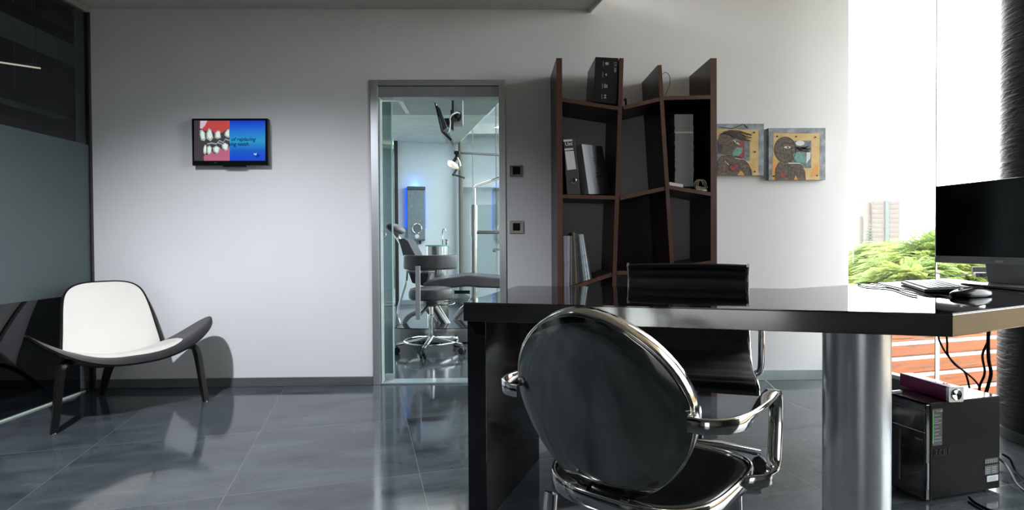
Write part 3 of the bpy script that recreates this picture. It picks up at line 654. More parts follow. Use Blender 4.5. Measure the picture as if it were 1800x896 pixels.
# magazine stack
ymag = YS+.035
MAGC = mat('magazine_edges', (.13, .13, .133), .6, noise=.4, scale=60, stretch=(.1, .1, 1)); MAGY = mat('tan_magazine_edge', (.36, .30, .18), .6)
nmag = 46; ztop = 1.822; zbase = 1.3545; th = (ztop-zbase)/nmag
proto = None
for i in range(nmag):
    yel = i == 34
    if proto is None or yel:
        o = MB().box(-.0605, .0605, 0, .21, .0002, th-.0004).build('magazine', MAGY if yel else MAGC, smooth=0)
        if proto is None: proto = o
    else:
        o = proto.copy(); C.objects.link(o)
    o.location = (1.213+random.uniform(-.0025, .0025)-.00004*i, ymag+.105+random.uniform(-.002, .002), zbase+th*i)
    if yel: tag(o, 'tan edged magazine in the upper part of the grey stack', 'magazine', 'magazines stacked in the right bay')
    elif i == nmag-1: tag(o, 'grey magazine, topmost of the tall stack in the right bay of the bookcase', 'magazine', 'magazines stacked in the right bay')
    elif i == 0: tag(o, 'grey magazine, lowest of the tall stack in the right bay of the bookcase', 'magazine', 'magazines stacked in the right bay')
    else: tag(o, 'grey magazine inside the tall stack in the bookcase, neither topmost nor lowest', 'magazine', 'magazines stacked in the right bay')
# small white box, cardboard piece, wires on the right middle shelf
def shz(x): return 1.360+(x-1.103)*(-.172)
b_ = MB(); b_.quadbox([Vector((x, y, shz(x)+z)) for z in (.001, .022) for x, y in ((1.104, YS+.004), (1.195, YS+.004), (1.195, YS+.031), (1.104, YS+.031))])
tag(b_.build('flat_white_box', PAPER, smooth=0, bevel=.002), 'flat white box at the front of the right middle shelf', 'box')
b_ = MB(); b_.quadbox([Vector((x, y, shz(x)+z)) for z in (.001, .030) for x, y in ((1.285, YS+.02), (1.345, YS+.02), (1.345, YS+.06), (1.285, YS+.06))])
tag(b_.build('small_card_box', mat('brown_card', (.20, .15, .10), .6), smooth=0, bevel=.002), 'small brown card box beside the magazine stack', 'box')
P_ = []
for k in range(60):
    a = k*math.tau/20; P_.append(Vector((1.295+.030*math.cos(a)+.0006*k, YS+.012+.0001*k, shz(1.295)+.036+.033*math.sin(a))))
tag(MB().tube(P_, .0016, 6).build('coiled_earphone_wire', mat('beige_wire', (.42, .36, .26), .5)), 'beige coiled wire on the right middle shelf', 'cable')
b_ = MB(); b_.ball((1.335, YS+.012, shz(1.335)+.006), .018, .008, .006, 8); tag(b_.build('white_plug', WHTPL), 'small white plug at the right end of the middle shelf', 'plug')
# ------------------------------------------------------------------ television
yt_ = DW-.055
tv = thing('television', (atY(404, 250, yt_).x, DW-.03, atY(404, 291, yt_).z), 'small black television on the wall showing teeth on a blue screen', 'television')
a_, b_ = atY(336.5, 208, yt_), atY(471.5, 290.5, yt_)
MB().box(a_.x, b_.x, yt_, yt_+.035, b_.z, a_.z).build('casing', BLKGL, tv, smooth=0, bevel=.004)
MB().box(a_.x+.12, b_.x-.12, yt_+.033, DW-.001, b_.z+.06, a_.z-.05).build('wall_bracket', BLKMET, tv, smooth=0)
q0, q1 = atY(392, 290, yt_), atY(430, 293, yt_); MB().box(q0.x, q1.x, yt_-.002, yt_+.03, q1.z, q0.z).build('base_lip', BLKGL, tv, smooth=0, bevel=.002)
ZT = lambda x, y: (320+x/7.465, 190+y/7.465)
def bluescreen():
    m, nt, b = newmat('blue_screen_picture'); L = nt.links.new
    tc = N(nt, 'ShaderNodeTexCoord'); sp = N(nt, 'ShaderNodeSeparateXYZ'); L(tc.outputs['Generated'], sp.inputs[0])
    cr = N(nt, 'ShaderNodeValToRGB'); e = cr.color_ramp.elements; e[0].position = 0; e[0].color = (.0, .05, .62, 1); e[1].position = 1; e[1].color = (.0, .03, .50, 1)
    for p, c in ((.25, (.005, .10, .52)), (.5, (.02, .29, .55)), (.78, (.01, .13, .62))): e.new(p).color = (*c, 1)
    L(sp.outputs[2], cr.inputs[0]); b.inputs['Base Color'].default_value = (.01, .01, .01, 1); b.inputs['Roughness'].default_value = .25
    L(cr.outputs[0], b.inputs['Emission Color']); b.inputs['Emission Strength'].default_value = 1.0; return m
def em(name, c, k=1.): return mat(name, c, .3, emis=k, noise=.0)
def scr(pts, lay): return [tuple(atY(*ZT(*p), yt_-.0006*lay)) for p in pts]
s_ = MB().poly(scr([(620, 690), (1092, 690), (1092, 162), (620, 162)], 1)).build('screen', bluescreen(), tv, smooth=0)
pic = MB()
pic.mat(0).poly(scr([(158, 690), (622, 690), (622, 162), (158, 162)], 1.2))
pic.mat(1).poly(scr([(232, 165), (625, 165), (625, 300), (570, 290), (520, 330), (480, 300), (430, 330), (390, 290), (340, 290), (300, 300), (262, 275), (232, 270)], 2))
pic.mat(2).poly(scr([(290, 690), (625, 690), (625, 500), (580, 560), (540, 550), (500, 520), (470, 590), (420, 600), (390, 560), (360, 615), (300, 610), (282, 640)], 2))
pic.mat(3).poly(scr([(240, 165), (330, 165), (300, 230), (262, 270), (236, 262)], 2.6))
for T in ([(235, 290), (262, 280), (300, 320), (308, 410), (290, 432), (250, 420), (232, 350)], [(318, 330), (350, 260), (385, 285), (412, 390), (375, 435), (320, 400)], [(430, 330), (465, 292), (500, 300), (512, 390), (470, 405), (428, 390)], [(560, 320), (600, 275), (622, 280), (622, 385), (600, 388), (556, 360)],
          [(280, 520), (300, 475), (322, 490), (318, 590), (300, 610), (278, 580)], [(328, 510), (360, 486), (392, 520), (380, 590), (350, 615), (325, 580)], [(402, 520), (450, 490), (497, 520), (480, 585), (455, 598), (412, 570)], [(518, 480), (560, 450), (610, 480), (600, 550), (570, 560), (528, 530)]):
    cx0 = sum(p[0] for p in T)/len(T); cy0 = sum(p[1] for p in T)/len(T)
    pic.mat(4).poly(scr(T[::-1], 3)); pic.mat(5).poly(scr([(cx0+(x-cx0)*.62+3, cy0+(y-cy0)*.7-4) for x, y in T][::-1], 3.6))
pic.mat(6)
for A2, B2 in (((380, 455), (450, 470)), ((450, 470), (490, 425)), ((490, 425), (540, 450)), ((540, 450), (570, 405)), ((570, 405), (622, 425)), ((470, 455), (520, 470)), ((330, 470), (400, 455))):
    pic.poly(scr([(A2[0], A2[1]+9), (B2[0], B2[1]+9), (B2[0], B2[1]-9), (A2[0], A2[1]-9)], 4))
pic.build('screen_photo', [em('screen_dark', (.035, .03, .035)), em('gum_red', (.36, .045, .045)), em('gum_pink', (.30, .08, .13)), em('gum_light', (.45, .36, .42)), em('tooth_shade', (.26, .30, .26)), em('tooth_white', (.50, .56, .52)), em('wire_grey', (.20, .24, .25))], tv, smooth=0)
SINK = mat('screen_letter_ink', (.004, .006, .05), .9, spec=0)
text('screen_lettering', 'of replacing', .0355, SINK, tv, atY(*ZT(642, 430), yt_-.004), (1, 0, 0), (0, 0, 1), .0002, .25, 'LEFT', .0003)
text('screen_lettering', 'sing teeth', .0355, SINK, tv, atY(*ZT(604, 493), yt_-.004), (1, 0, 0), (0, 0, 1), .0002, .25, 'LEFT', .0003)
text('screen_logo', 'dt', .034, SINK, tv, atY(*ZT(960, 642), yt_-.004), (1, 0, 0), (0, 0, 1), .0002, .25)
MB().poly(scr([(945, 610), (975, 620), (980, 585), (962, 598), (940, 590)], 4)).build('logo_tooth', em('logo_pale', (.25, .4, .6)), tv, smooth=0)
text('maker_mark', 'TOSHIBA' if False else '___', .012, WHTPL, tv, atY(*ZT(420, 712), yt_-.0008), (1, 0, 0), (0, 0, 1), .0002)
# ------------------------------------------------------------------ wall controls
ys_ = DW-.012
o = thing('thermostat', (.135, DW-.01, 1.46), 'small chrome framed thermostat, the upper control right of the door', 'switch')
a_, b_ = atY(896, 289.5, ys_), atY(919, 310.5, ys_)
MB().box(a_.x, b_.x, ys_, DW-.0005, b_.z, a_.z).build('frame', CHROME, o, smooth=0, bevel=.005)
MB().box(a_.x+.020, b_.x-.018, ys_-.003, ys_+.002, b_.z+.016, a_.z-.014).build('button', mat('matt_black_button', (.008, .008, .009), .5, spec=.1), o, smooth=0, bevel=.002)
o = thing('light_switch', (.14, DW-.01, 1.06), 'light switch with a grey metal plate, the lower control right of the door', 'switch')
a_, b_ = atY(896, 388, ys_), atY(921, 410, ys_)
MB().box(a_.x, b_.x, ys_+.003, DW-.0005, b_.z, a_.z).build('plate', mat('champagne_metal_plate', (.30, .28, .24), .35, .8), o, smooth=0, bevel=.002)
MB().box(a_.x+.022, b_.x-.026, ys_-.001, ys_+.005, b_.z+.02, a_.z-.016).build('rocker', mat('matt_black_rocker', (.008, .008, .009), .5, spec=.1), o, smooth=0, bevel=.002)
# ------------------------------------------------------------------ paintings
yp = DW-.036
PZ = lambda x, y: (1240+x/6.4, 200+y/6.4)
PC = [mat('canvas_grey_blue', (.15, .17, .20), .6, noise=.5, scale=22, col2=(.40, .43, .46), det=7), mat('ochre_paint', (.60, .38, .12), .55, noise=.2, scale=20, col2=(.70, .50, .22)), mat('umber_paint', (.045, .028, .02), .6, noise=.5, scale=55, col2=(.20, .145, .10), det=8),
      mat('dark_line_paint', (.035, .022, .018), .6), mat('teal_paint', (.10, .26, .24), .6, noise=.4, scale=60, col2=(.22, .42, .38)), mat('white_paint', (.70, .70, .68), .6), mat('orange_paint', (.75, .33, .07), .6), mat('red_paint', (.30, .05, .05), .6), mat('steel_blue_paint', (.16, .19, .22), .6, noise=.4, scale=40), mat('rivet_paint', (.02, .02, .02), .4)]
def ell(cx0, cy0, rx, ry, n=24, a0=0, a1=math.tau): return [(cx0+rx*math.cos(a0+(a1-a0)*k/n), cy0+ry*math.sin(a0+(a1-a0)*k/n)) for k in range(n)]
def line(mb, pts, w, lay):
    for (x0, y0_), (x1, y1_) in zip(pts[:-1], pts[1:]):
        l_ = math.hypot(x1-x0, y1_-y0_)+1e-6; nx, ny = -(y1_-y0_)/l_*w/2, (x1-x0)/l_*w/2
        mb.poly([tuple(atY(*PZ(*p), yp-.0004*lay)) for p in ((x0+nx, y0_+ny), (x1+nx, y1_+ny), (x1-nx, y1_-ny), (x0-nx, y0_-ny))])
def pp(mb, m_, pts, lay): mb.mat(m_).poly([tuple(atY(*PZ(*p), yp-.0004*lay)) for p in pts])
def canvas(o, x0, y0_, x1, y1_):
    a, b = atY(*PZ(x0, y0_), yp), atY(*PZ(x1, y1_), yp)
    MB().box(a.x, b.x, yp, DW-.0005, b.z, a.z).build('canvas', PC[0], o, smooth=0)
rnd = random.Random(3)
c_ = atY(*PZ(1031, 742), yp)
o = thing('painting', (c_.x, DW-.02, c_.z), 'square painting of a bald brown figure on an ochre ground, the right one of two', 'painting', 'square paintings on the back wall')
canvas(o, 712, 160, 1350, 742); mb = MB()
pp(mb, 1, [(750, 742), (1280, 742), (1285, 222), (770, 218)], 1); pp(mb, 8, [(985, 610), (1190, 610), (1192, 300), (985, 305)], 2)
pp(mb, 5, ell(1065, 330, 50, 28), 3); pp(mb, 6, [(750, 742), (790, 742), (800, 560), (755, 440)], 2)
pp(mb, 6, [(1180, 715), (1272, 690), (1275, 580), (1235, 575), (1205, 640)], 3); pp(mb, 5, [(1135, 560), (1180, 500), (1185, 430), (1140, 420)], 3)
pp(mb, 2, [(788, 742), (792, 620), (830, 550), (900, 535), (1000, 545), (1080, 585), (1118, 650), (1125, 742)], 4)
pp(mb, 2, ell(900, 402, 118, 140), 4); pp(mb, 2, [(940, 350), (1010, 380), (1000, 450), (985, 540), (900, 548)], 5)
pp(mb, 4, [(985, 450), (1040, 425), (1095, 450), (1135, 500), (1110, 550), (1030, 545), (1000, 510)], 6)
pp(mb, 6, [(998, 742), (1010, 698), (1022, 698), (1038, 742)], 5); pp(mb, 5, [(930, 548), (1065, 552), (1065, 562), (935, 560)], 7); pp(mb, 5, ell(922, 376, 38, 12), 7); pp(mb, 3, ell(928, 376, 12, 9), 8)
pp(mb, 7, [(835, 670), (855, 655), (872, 668), (892, 655), (908, 675), (880, 715), (860, 715)], 6)
mb.mat(3)
line(mb, ell(900, 402, 120, 142)+[(1020, 402)], 7, 6); line(mb, [(788, 742), (792, 620), (830, 550), (850, 540)], 7, 6); line(mb, [(960, 545), (1080, 580), (1118, 650), (1125, 742)], 7, 6)
line(mb, [(850, 345), (900, 330), (960, 335), (1000, 350)], 8, 7); line(mb, [(960, 380), (985, 470), (950, 500), (900, 440), (880, 500)], 6, 7); line(mb, [(940, 580), (1000, 650), (1030, 700)], 6, 7)
for k in range(16): line(mb, [(1005+rnd.uniform(0, 20), 375+rnd.uniform(-10, 50)), (1080+rnd.uniform(-20, 30), 380+rnd.uniform(-10, 40)), (1150+rnd.uniform(-20, 35), 370+rnd.uniform(-10, 60))], 6, 7)
for k in range(14):
    x = 820+k*20; line(mb, [(x, 600+rnd.uniform(-20, 20)), (x+rnd.uniform(-8, 8), 720)], 3, 5)
for k in range(10):
    a = rnd.uniform(0, 6.28); x = 900+70*math.cos(a); y = 400+90*math.sin(a); line(mb, [(x, y), (x+rnd.uniform(-25, 25), y+rnd.uniform(-25, 25))], 4, 6)
mb.mat(9)
for q in ((808, 253), (1020, 257), (1238, 262), (768, 702), (1255, 695)): mb.poly([tuple(atY(*PZ(*p), yp-.003)) for p in ell(*q, 12, 9, 10)])
mb.build('painted_figure', PC, o, smooth=0)
c_ = atY(*PZ(340, 690), yp)
o = thing('painting', (c_.x, DW-.02, c_.z), 'square painting of a figure with streaming hair and a red heart, beside the bookcase', 'painting', 'square paintings on the back wall')
canvas(o, 22, 112, 657, 692); mb = MB()
pp(mb, 1, [(60, 692), (595, 692), (597, 178), (60, 172)], 1); pp(mb, 8, [(120, 530), (500, 530), (500, 290), (120, 290)], 2); pp(mb, 7, [(325, 495), (440, 495), (440, 305), (325, 305)], 3)
pp(mb, 4, [(300, 490), (320, 400), (350, 370), (385, 385), (420, 375), (415, 430), (380, 470)], 4)
pp(mb, 2, [(130, 692), (138, 540), (180, 475), (300, 468), (400, 498), (480, 560), (518, 640), (520, 692)], 4)
pp(mb, 2, [(140, 300), (160, 230), (220, 190), (300, 200), (330, 270), (330, 300), (372, 350), (335, 395), (310, 440), (240, 470), (150, 440)], 5)
pp(mb, 6, [(362, 692), (385, 645), (410, 642), (440, 692)], 5); pp(mb, 7, [(265, 600), (290, 570), (320, 590), (345, 560), (375, 575), (365, 615), (300, 645)], 6)
pp(mb, 5, [(305, 290), (350, 310), (395, 350), (350, 335)], 7); pp(mb, 5, [(330, 495), (430, 510), (440, 520), (335, 503)], 6); pp(mb, 3, ell(350, 315, 9, 9, 10), 8); pp(mb, 5, [(215, 530), (222, 528), (268, 575), (262, 580)], 7)
mb.mat(3)
for k in range(13):
    y = 185+k*9; line(mb, [(165+k*6, 235-k*2), (270+k*4, 185+k*7), (380+k*4, 190+k*9), (440+rnd.uniform(0, 95), 235+k*6)], 7, 8)
for k in range(9): line(mb, [(135, 330+k*14), (185+rnd.uniform(0, 20), 350+k*10)], 6, 8)
line(mb, ell(280, 370, 28, 28, 14)+[(308, 370)], 5, 8); line(mb, [(130, 692), (138, 540), (180, 475), (300, 468)], 7, 6); line(mb, [(330, 470), (400, 498), (480, 560), (518, 640), (520, 692)], 7, 6); line(mb, [(265, 600), (300, 645), (365, 615), (380, 575), (350, 555), (320, 590), (290, 565), (265, 600)], 5, 8)
line(mb, [(430, 120), (475, 160)], 14, 3); line(mb, [(150, 150), (300, 165), (420, 120)], 8, 3)
mb.mat(9)
for q in ((550, 210), (557, 428), (555, 650)): mb.poly([tuple(atY(*PZ(*p), yp-.0034)) for p in ell(*q, 12, 9, 10)])
mb.build('painted_figure', PC, o, smooth=0)
# ------------------------------------------------------------------ computer monitor
def atD(px, py, d): return EYE+ray(px, py)*d
mL, mR = atD(1645, 328, 2.67), atD(1800, 312.8, 2.28); mL.z = mR.z = 0
md = (mR-mL).normalized(); mn = Vector((-md.y, md.x, 0)); mn = -mn if mn.y > 0 else mn   # mn: out of the screen
Mm = frame(mL, md, -mn)     # x along the screen, y into the back, z up
mon = thing('computer_monitor', mL+md*.30-mn*.08+Zv*TZ, 'large black computer monitor with a grey chin, standing on the desk wing', 'monitor')
W_ = .60
MB().box(0, W_, 0, .022, .921, 1.262).build('screen', mat('dark_screen', (.004, .004, .006), .12, noise=.1, spec=.2), mon, M=Mm, smooth=0, bevel=.002)
MB().box(0.04, W_-.04, .018, .05, .96, 1.22).build('back_cover', BLKPL, mon, M=Mm, smooth=0, bevel=.01)
MB().box(-.001, W_+.001, -.002, .024, .888, .921).build('chin', mat('grey_chin_metal', (.40, .41, .44), .35, .0), mon, M=Mm, smooth=0, bevel=.002)
text('maker_mark', 'acer', .020, mat('silver_print', (.85, .85, .85), .4), mon, Mm @ Vector((.285, -.0025, .898)), md, Zv, .0003, 0, 'LEFT', .0006)
nk = MB(); nk.quadbox([Mm @ Vector(p) for p in ((.20, .06, TZ+.012), (.40, .06, TZ+.012), (.40, .085, TZ+.012), (.20, .085, TZ+.012), (.215, .02, .93), (.385, .02, .93), (.385, .045, .93), (.215, .045, .93))])
nk.build('stand_neck', mat('grey_stand_metal', (.46, .47, .50), .3, .0), mon, smooth=0, bevel=.003)
nk = MB(); nk.prism([(.19, -.075), (.52, -.115), (.50, .11), (.20, .11)], TZ+.0005, TZ+.012, M=Mm); nk.build('stand_base', mat('grey_stand_base', (.40, .41, .43), .18, .6), mon, smooth=0, bevel=.003)
# ------------------------------------------------------------------ keyboard
kA, kB, kC = atZ(1625, 507, TZ+.016), atZ(1575, 491, TZ+.016), atZ(1697, 499, TZ+.016)
kx = (kB-kA); kl = .46; kx = kx.normalized(); kyv = (kC-kA); kyv = (kyv-kx*kyv.dot(kx)).normalized(); kw = .160
k0 = Vector((kA.x, kA.y, TZ))
Mk = Matrix(((kx.x, kyv.x, 0, k0.x), (kx.y, kyv.y, 0, k0.y), (0, 0, 1, k0.z), (0, 0, 0, 1)))
kb = thing('keyboard', k0+kx*kl/2+kyv*kw/2, 'black computer keyboard on the desk in front of the monitor', 'keyboard')
MB().quadbox([Mk @ Vector(p) for p in ((0, 0, .001), (kl, 0, .001), (kl, kw, .001), (0, kw, .001), (0, 0, .014), (kl, 0, .014), (kl, kw, .024), (0, kw, .024))]).build('case', mat('keyboard_case', (.03, .03, .032), .35), kb, smooth=0, bevel=.004)
KEY = mat('key_plastic', (.07, .07, .072), .35, noise=.1)
kp = MB()
rows = 6
for r_ in range(rows):
    y0_ = .014+r_*(kw-.03)/rows; n_ = 20
    for c_ in range(n_):
        if r_ == 0 and 4 < c_ < 9: continue
        x0_ = .012+c_*(kl-.024)/n_; zz = .014+(y0_/kw)*.010
        kp.box(x0_, x0_+(kl-.024)/n_-.003, y0_, y0_+(kw-.03)/rows-.003, zz, zz+.005, M=Mk)
kp.box(.012+5*(kl-.024)/20, .012+9*(kl-.024)/20-.003, .014, .014+(kw-.03)/rows-.003, .015, .020, M=Mk)
kp.build('keys', KEY, kb, smooth=0)['kind'] = 'stuff'
CABLE = mat('black_rubber_cable', (.008, .008, .008), .6, spec=.05)
# ------------------------------------------------------------------ mouse
mA, mB = atZ(1672, 521, TZ+.004), atZ(1742, 518, TZ+.004)
mx_ = (mB-mA); ml = mx_.length*.97; mx_.z = 0; mx_.normalize(); my_ = Vector((-mx_.y, mx_.x, 0)); m0 = (mA+mB)/2; m0.z = TZ
ms = thing('computer_mouse', m0, 'black wired mouse near the corner of the desk', 'mouse')
rings = []
for z, k in ((0.001, .90), (.004, .97), (.010, 1.0), (.018, .97), (.026, .86), (.032, .66), (.0355, .40), (.037, .05)):
    r_ = []
    for i in range(40):
        a = math.tau*i/40; c_, s_ = math.cos(a), math.sin(a)
        r_.append(m0+mx_*(ml/2*k*c_+(.006 if z > .02 else 0)*1)+my_*(.034*k*s_)*(1-.08*c_)+Zv*(z*(1-.12*c_*c_)))
    rings.append(r_)
MB().loft(rings).build('body', mat('glossy_mouse_shell', (.008, .008, .009), .2, spec=.25), ms, smooth=70)
MB().lathe([(.006, -.003), (.009, -.003), (.009, .003), (.006, .003)], m0-mx_*ml*.27+Zv*.0265, M=frame((0, 0, 0), mx_, Zv), n=20).build('scroll_wheel', GREYPL, ms)
zc = TZ+.0035
cabl = lambda name, pts, r, m_, lab, n=6: tag(MB().tube(bez(pts, n), r, 8).build(name, m_), lab, 'cable')
cabl('mouse_cable', [atZ(1671, 522, zc), atZ(1650, 519, zc), atZ(1628, 518, zc), atZ(1603, 511.0, zc), atZ(1575, 505, zc), atZ(1545, 498.5, zc), atZ(1520, 496, zc), atZ(1508, 498.5, zc), atZ(1520, 503, zc), atZ(1545, 505, zc), atZ(1566, 507.0, zc), atZ(1585, 513, zc), atZ(1600, 518, zc), atZ(1612, 520, zc)], .0028, CABLE, 'thin dark mouse cable looping over the desk top left of the keyboard')
cabl('keyboard_cable', [atZ(1632, 484.5, zc+.01), atZ(1634, 481, zc+.02), atZ(1646, 479.5, zc+.02), atZ(1657, 483, zc+.0), atZ(1672, 485.5, zc), atZ(1690, 483.5, zc), atZ(1706, 481, zc), atZ(1716, 478.5, zc)], .0032, CABLE, 'black cable arching behind the keyboard towards the monitor')
# small adapters beside the monitor stand
pz = atZ(1722, 487, TZ)
o = thing('white_adapter', pz, 'small white plug adapter on the desk beside the monitor stand', 'adapter')
MB().box(-.022, .028, -.015, .02, .001, .026, M=Matrix.Translation(pz) @ Matrix.Rotation(-.4, 4, 'Z')).build('body', WHTPL, o, smooth=0, bevel=.003)
MB().box(-.004, .004, -.0165, -.014, .008, .018, M=Matrix.Translation(pz) @ Matrix.Rotation(-.4, 4, 'Z')).build('socket', GREYPL, o, smooth=0)
pz = atZ(1722, 481, TZ)
o = MB().box(-.03, .06, .012, .035, .001, .040, M=Matrix.Translation(pz+Vector((.03, .03, 0))) @ Matrix.Rotation(-.35, 4, 'Z')).build('black_adapter', BLKPL, smooth=0, bevel=.003)
tag(o, 'small black box behind the white adapter near the monitor stand', 'adapter')
# ------------------------------------------------------------------ computer tower
P0 = Vector((1.62, 2.014, 0)); Mp = Matrix(((e2.x, e1.x, 0, P0.x), (e2.y, e1.y, 0, P0.y), (0, 0, 1, 0), (0, 0, 0, 1)))
pct = thing('computer_tower', P0+e2*.19+e1*.09, 'black desktop computer tower standing on the floor under the desk', 'computer')
L_, Wd, H_ = .382, .180, .378
TWR = mat('black_steel_case', (.004, .0036, .0033), .5, noise=.1, spec=.06)
MB().box(.020, L_, 0, Wd, .012, H_, M=Mp).build('case', TWR, pct, smooth=0, bevel=.002)
MB().box(.0, .022, 0.002, Wd-.002, .008, H_-.004, M=Mp).build('front_bezel', mat('gloss_front', (.010, .010, .011), .12), pct, smooth=0, bevel=.004)
f = MB(); f.box(-.003, .001, .004, Wd-.004, .265, .268, M=Mp); f.build('drive_bay_trim', STEEL, pct, smooth=0)
f = MB(); f.box(-.003, .001, .004, Wd-.004, .345, .347, M=Mp); f.build('bay_line', GREYPL, pct, smooth=0)
f = MB(); f.box(-.003, .001, .100, .107, .05, .25, M=Mp); f.build('light_strip', mat('strip_plastic', (.12, .12, .13), .3), pct, smooth=0)
f = MB(); f.box(.004, .012, -.002, .002, .05, .15, M=Mp); f.build('side_notch', GREYPL, pct, smooth=0)
f = MB()
for x, y in ((.05, .03), (.34, .03), (.05, .15), (.34, .15)): pass
for x, y in ((.05, .03), (.34, .03), (.05, .15), (.34, .15)):
    MB().lathe([(.012, 0), (.012, .013)], Mp @ Vector((x, y, 0)), n=14).build('foot', BLKPL, pct)
MB().box(.012, L_-.002, .002, Wd-.002, H_-.0005, H_+.0012, M=Mp).build('top_panel', mat('gloss_top_panel', (.02, .02, .02), .16, ior=1.8), pct, smooth=0)
MB().box(.20, .33, .11, .16, H_, H_+.002, M=Mp).build('top_tray', BLKGL, pct, smooth=0)
STK = mat('black_sticker', (.012, .012, .012), .4); GRN = mat('green_stripe', (.08, .45, .05), .5)
MB().box(.028, .078, -.0012, 0, .215, .355, M=Mp).build('spec_sticker', STK, pct, smooth=0)
MB().box(.030, .0335, -.0018, 0, .225, .350, M=Mp).build('green_stripe', GRN, pct, smooth=0)
PRT = mat('grey_print', (.30, .30, .30), .5)
text('sticker_title', 'TC-605', .0105, PRT, pct, Mp @ Vector((.048, -.0014, .343)), e2, Zv, .0002)
f = MB()
for k, (z, w2) in enumerate(((.330, .028), (.316, .036), (.308, .020), (.300, .036), (.286, .022), (.272, .028), (.258, .022), (.244, .034), (.232, .036))): f.box(.038, .038+w2, -.0016, 0, z, z+.0014, M=Mp)
o = f.build('sticker_lines', PRT, pct, smooth=0); o['kind'] = 'stuff'
text('embossed_logo', 'acer', .052, mat('embossed_case_letters', (.006, .0055, .005), .45, spec=.12), pct, Mp @ Vector((.035, -.0006, .175)), e2, Zv, .0012, 0, 'LEFT', .0008)
text('front_label', 'HOMEWIDE' if False else 'HDMI', .012, PRT, pct, Mp @ Vector((-.0032, .04, .232)), -e1, Zv, .0002)
for z0_, z1_, m_ in ((.115, .135, STK), (.072, .108, STK)): MB().box(.300, .372, -.0012, 0, z0_, z1_, M=Mp).build('rating_label', m_, pct, smooth=0)
MB().box(.312, .372, -.0014, 0, .043, .066, M=Mp).build('barcode_label', mat('pale_label', (.55, .60, .66), .5), pct, smooth=0)
f = MB()
for k in range(12): f.box(.304+(k % 6)*.011, .304+(k % 6)*.011+.006, -.0016, 0, .120+(k//6)*.007, .1225+(k//6)*.007, M=Mp)
for k in range(8): f.box(.304+(k % 2)*.034, .304+(k % 2)*.034+.026, -.0016, 0, .077+(k//2)*.007, .079+(k//2)*.007, M=Mp)
for k in range(3): f.box(.318, .362, -.0018, 0, .048+k*.005, .050+k*.005, M=Mp)
o = f.build('label_print', PRT, pct, smooth=0); o['kind'] = 'stuff'
# speaker bar
sA, sB = atZ(1597, 672, H_+.02), atZ(1681, 697, H_+.022); sA.z = sB.z = 0
sx = (sB-sA).normalized(); sl = min(.30, (sB-sA).length+.01); sy = Vector((-sx.y, sx.x, 0))
Ms = frame(sB-sx*sl+Zv*(H_+.0305), sx, sy)
spk = thing('speaker_bar', sB-sx*sl/2+Zv*(H_+.002), 'purple speaker bar with silver end cap lying on the computer tower', 'speaker')
def rr(w2, h2, r, n=4):
    o_ = []
    for cx0, cy0, a0 in ((w2-r, h2-r, 0), (-w2+r, h2-r, 90), (-w2+r, -h2+r, 180), (w2-r, -h2+r, 270)):
        for k in range(n+1): a = math.radians(a0+90*k/n); o_.append((cx0+r*math.cos(a), cy0+r*math.sin(a)))
    return o_
def barpart(x0, x1, k=1.): return MB().loft([[Ms @ Vector((x, y*k, z*k)) for y, z in rr(.030, .028, .006)] for x in (x0, x1)])
barpart(0, sl-.012).build('body', mat('purple_metal', (.22, .008, .09), .35, .3, noise=.1), spk, smooth=30)
barpart(sl-.012, sl, 1.03).build('end_cap', mat('cap_silver', (.62, .62, .62), .3, .5), spk, smooth=30)
MB().lathe([(.018, -.001), (.022, .002), (.020, .004), (.010, .002), (.001, .001)], Ms @ Vector((sl, 0, 0)), M=frame((0, 0, 0), sy, Zv), n=24).build('driver_ring', CHROME, spk)
MB().box(.10, .18, -.014, .014, .0275, .0290, M=Ms).build('button_plate', BLKGL, spk, smooth=0)
# plugs and wires on the tower
pw_ = [Mp @ Vector(p) for p in ((.03, .165, H_+.006), (.012, .158, H_+.010), (-.006, .150, H_+.004), (-.012, .146, H_-.04), (-.010, .148, H_-.10), (-.012, .150, H_-.17), (-.014, .175, H_-.24))]
cabl('yellow_wire', pw_, .0018, mat('yellow_green_wire', (.40, .38, .06), .4), 'thin yellow wire hanging down the front of the computer tower')
o = MB().box(.0, .05, .135, .150, H_+.0015, H_+.012, M=Mp).build('white_usb_plug', WHTPL, smooth=0, bevel=.002); tag(o, 'white plug lying on the front edge of the computer tower', 'plug')
# black cables hanging from the desk behind the tower
zb = TZ-.067
def hang(pts, r, lab):
    cabl('hanging_cable', pts, r, CABLE, lab)
hang([atY(1648, 583, 2.36), atY(1652, 600, 2.36), atY(1664, 622, 2.36), atY(1680, 640, 2.37), atY(1696, 653, 2.38), atY(1714, 669, 2.39), atY(1722, 683, 2.40), atY(1724, 710, 2.41)], .0038, 'thin black cable slanting down from the left under the desk wing')
hang([atY(1663.5, 583, 2.33), atY(1665, 604, 2.33), atY(1666, 622, 2.34), atY(1678, 640, 2.35), atY(1694, 652, 2.36), atY(1700, 664, 2.37), atY(1706, 690, 2.37)], .004, 'black cable hanging beside the slanting one and bending right behind the tower')
hang([atY(1736.5, 575, 2.30), atY(1736, 600, 2.30), atY(1727, 624, 2.31), atY(1731, 655, 2.32), atY(1722, 680, 2.34), atY(1719, 715, 2.36)], .0045, 'black cable hanging in an S behind the back of the tower')
hang([atY(1738.5, 575, 2.26), atY(1737, 600, 2.27), atY(1738, 632, 2.28), atY(1742, 655, 2.29), atY(1738, 674, 2.30), atY(1730, 700, 2.32)], .0065, 'thickest black cable hanging nearest the dark column')
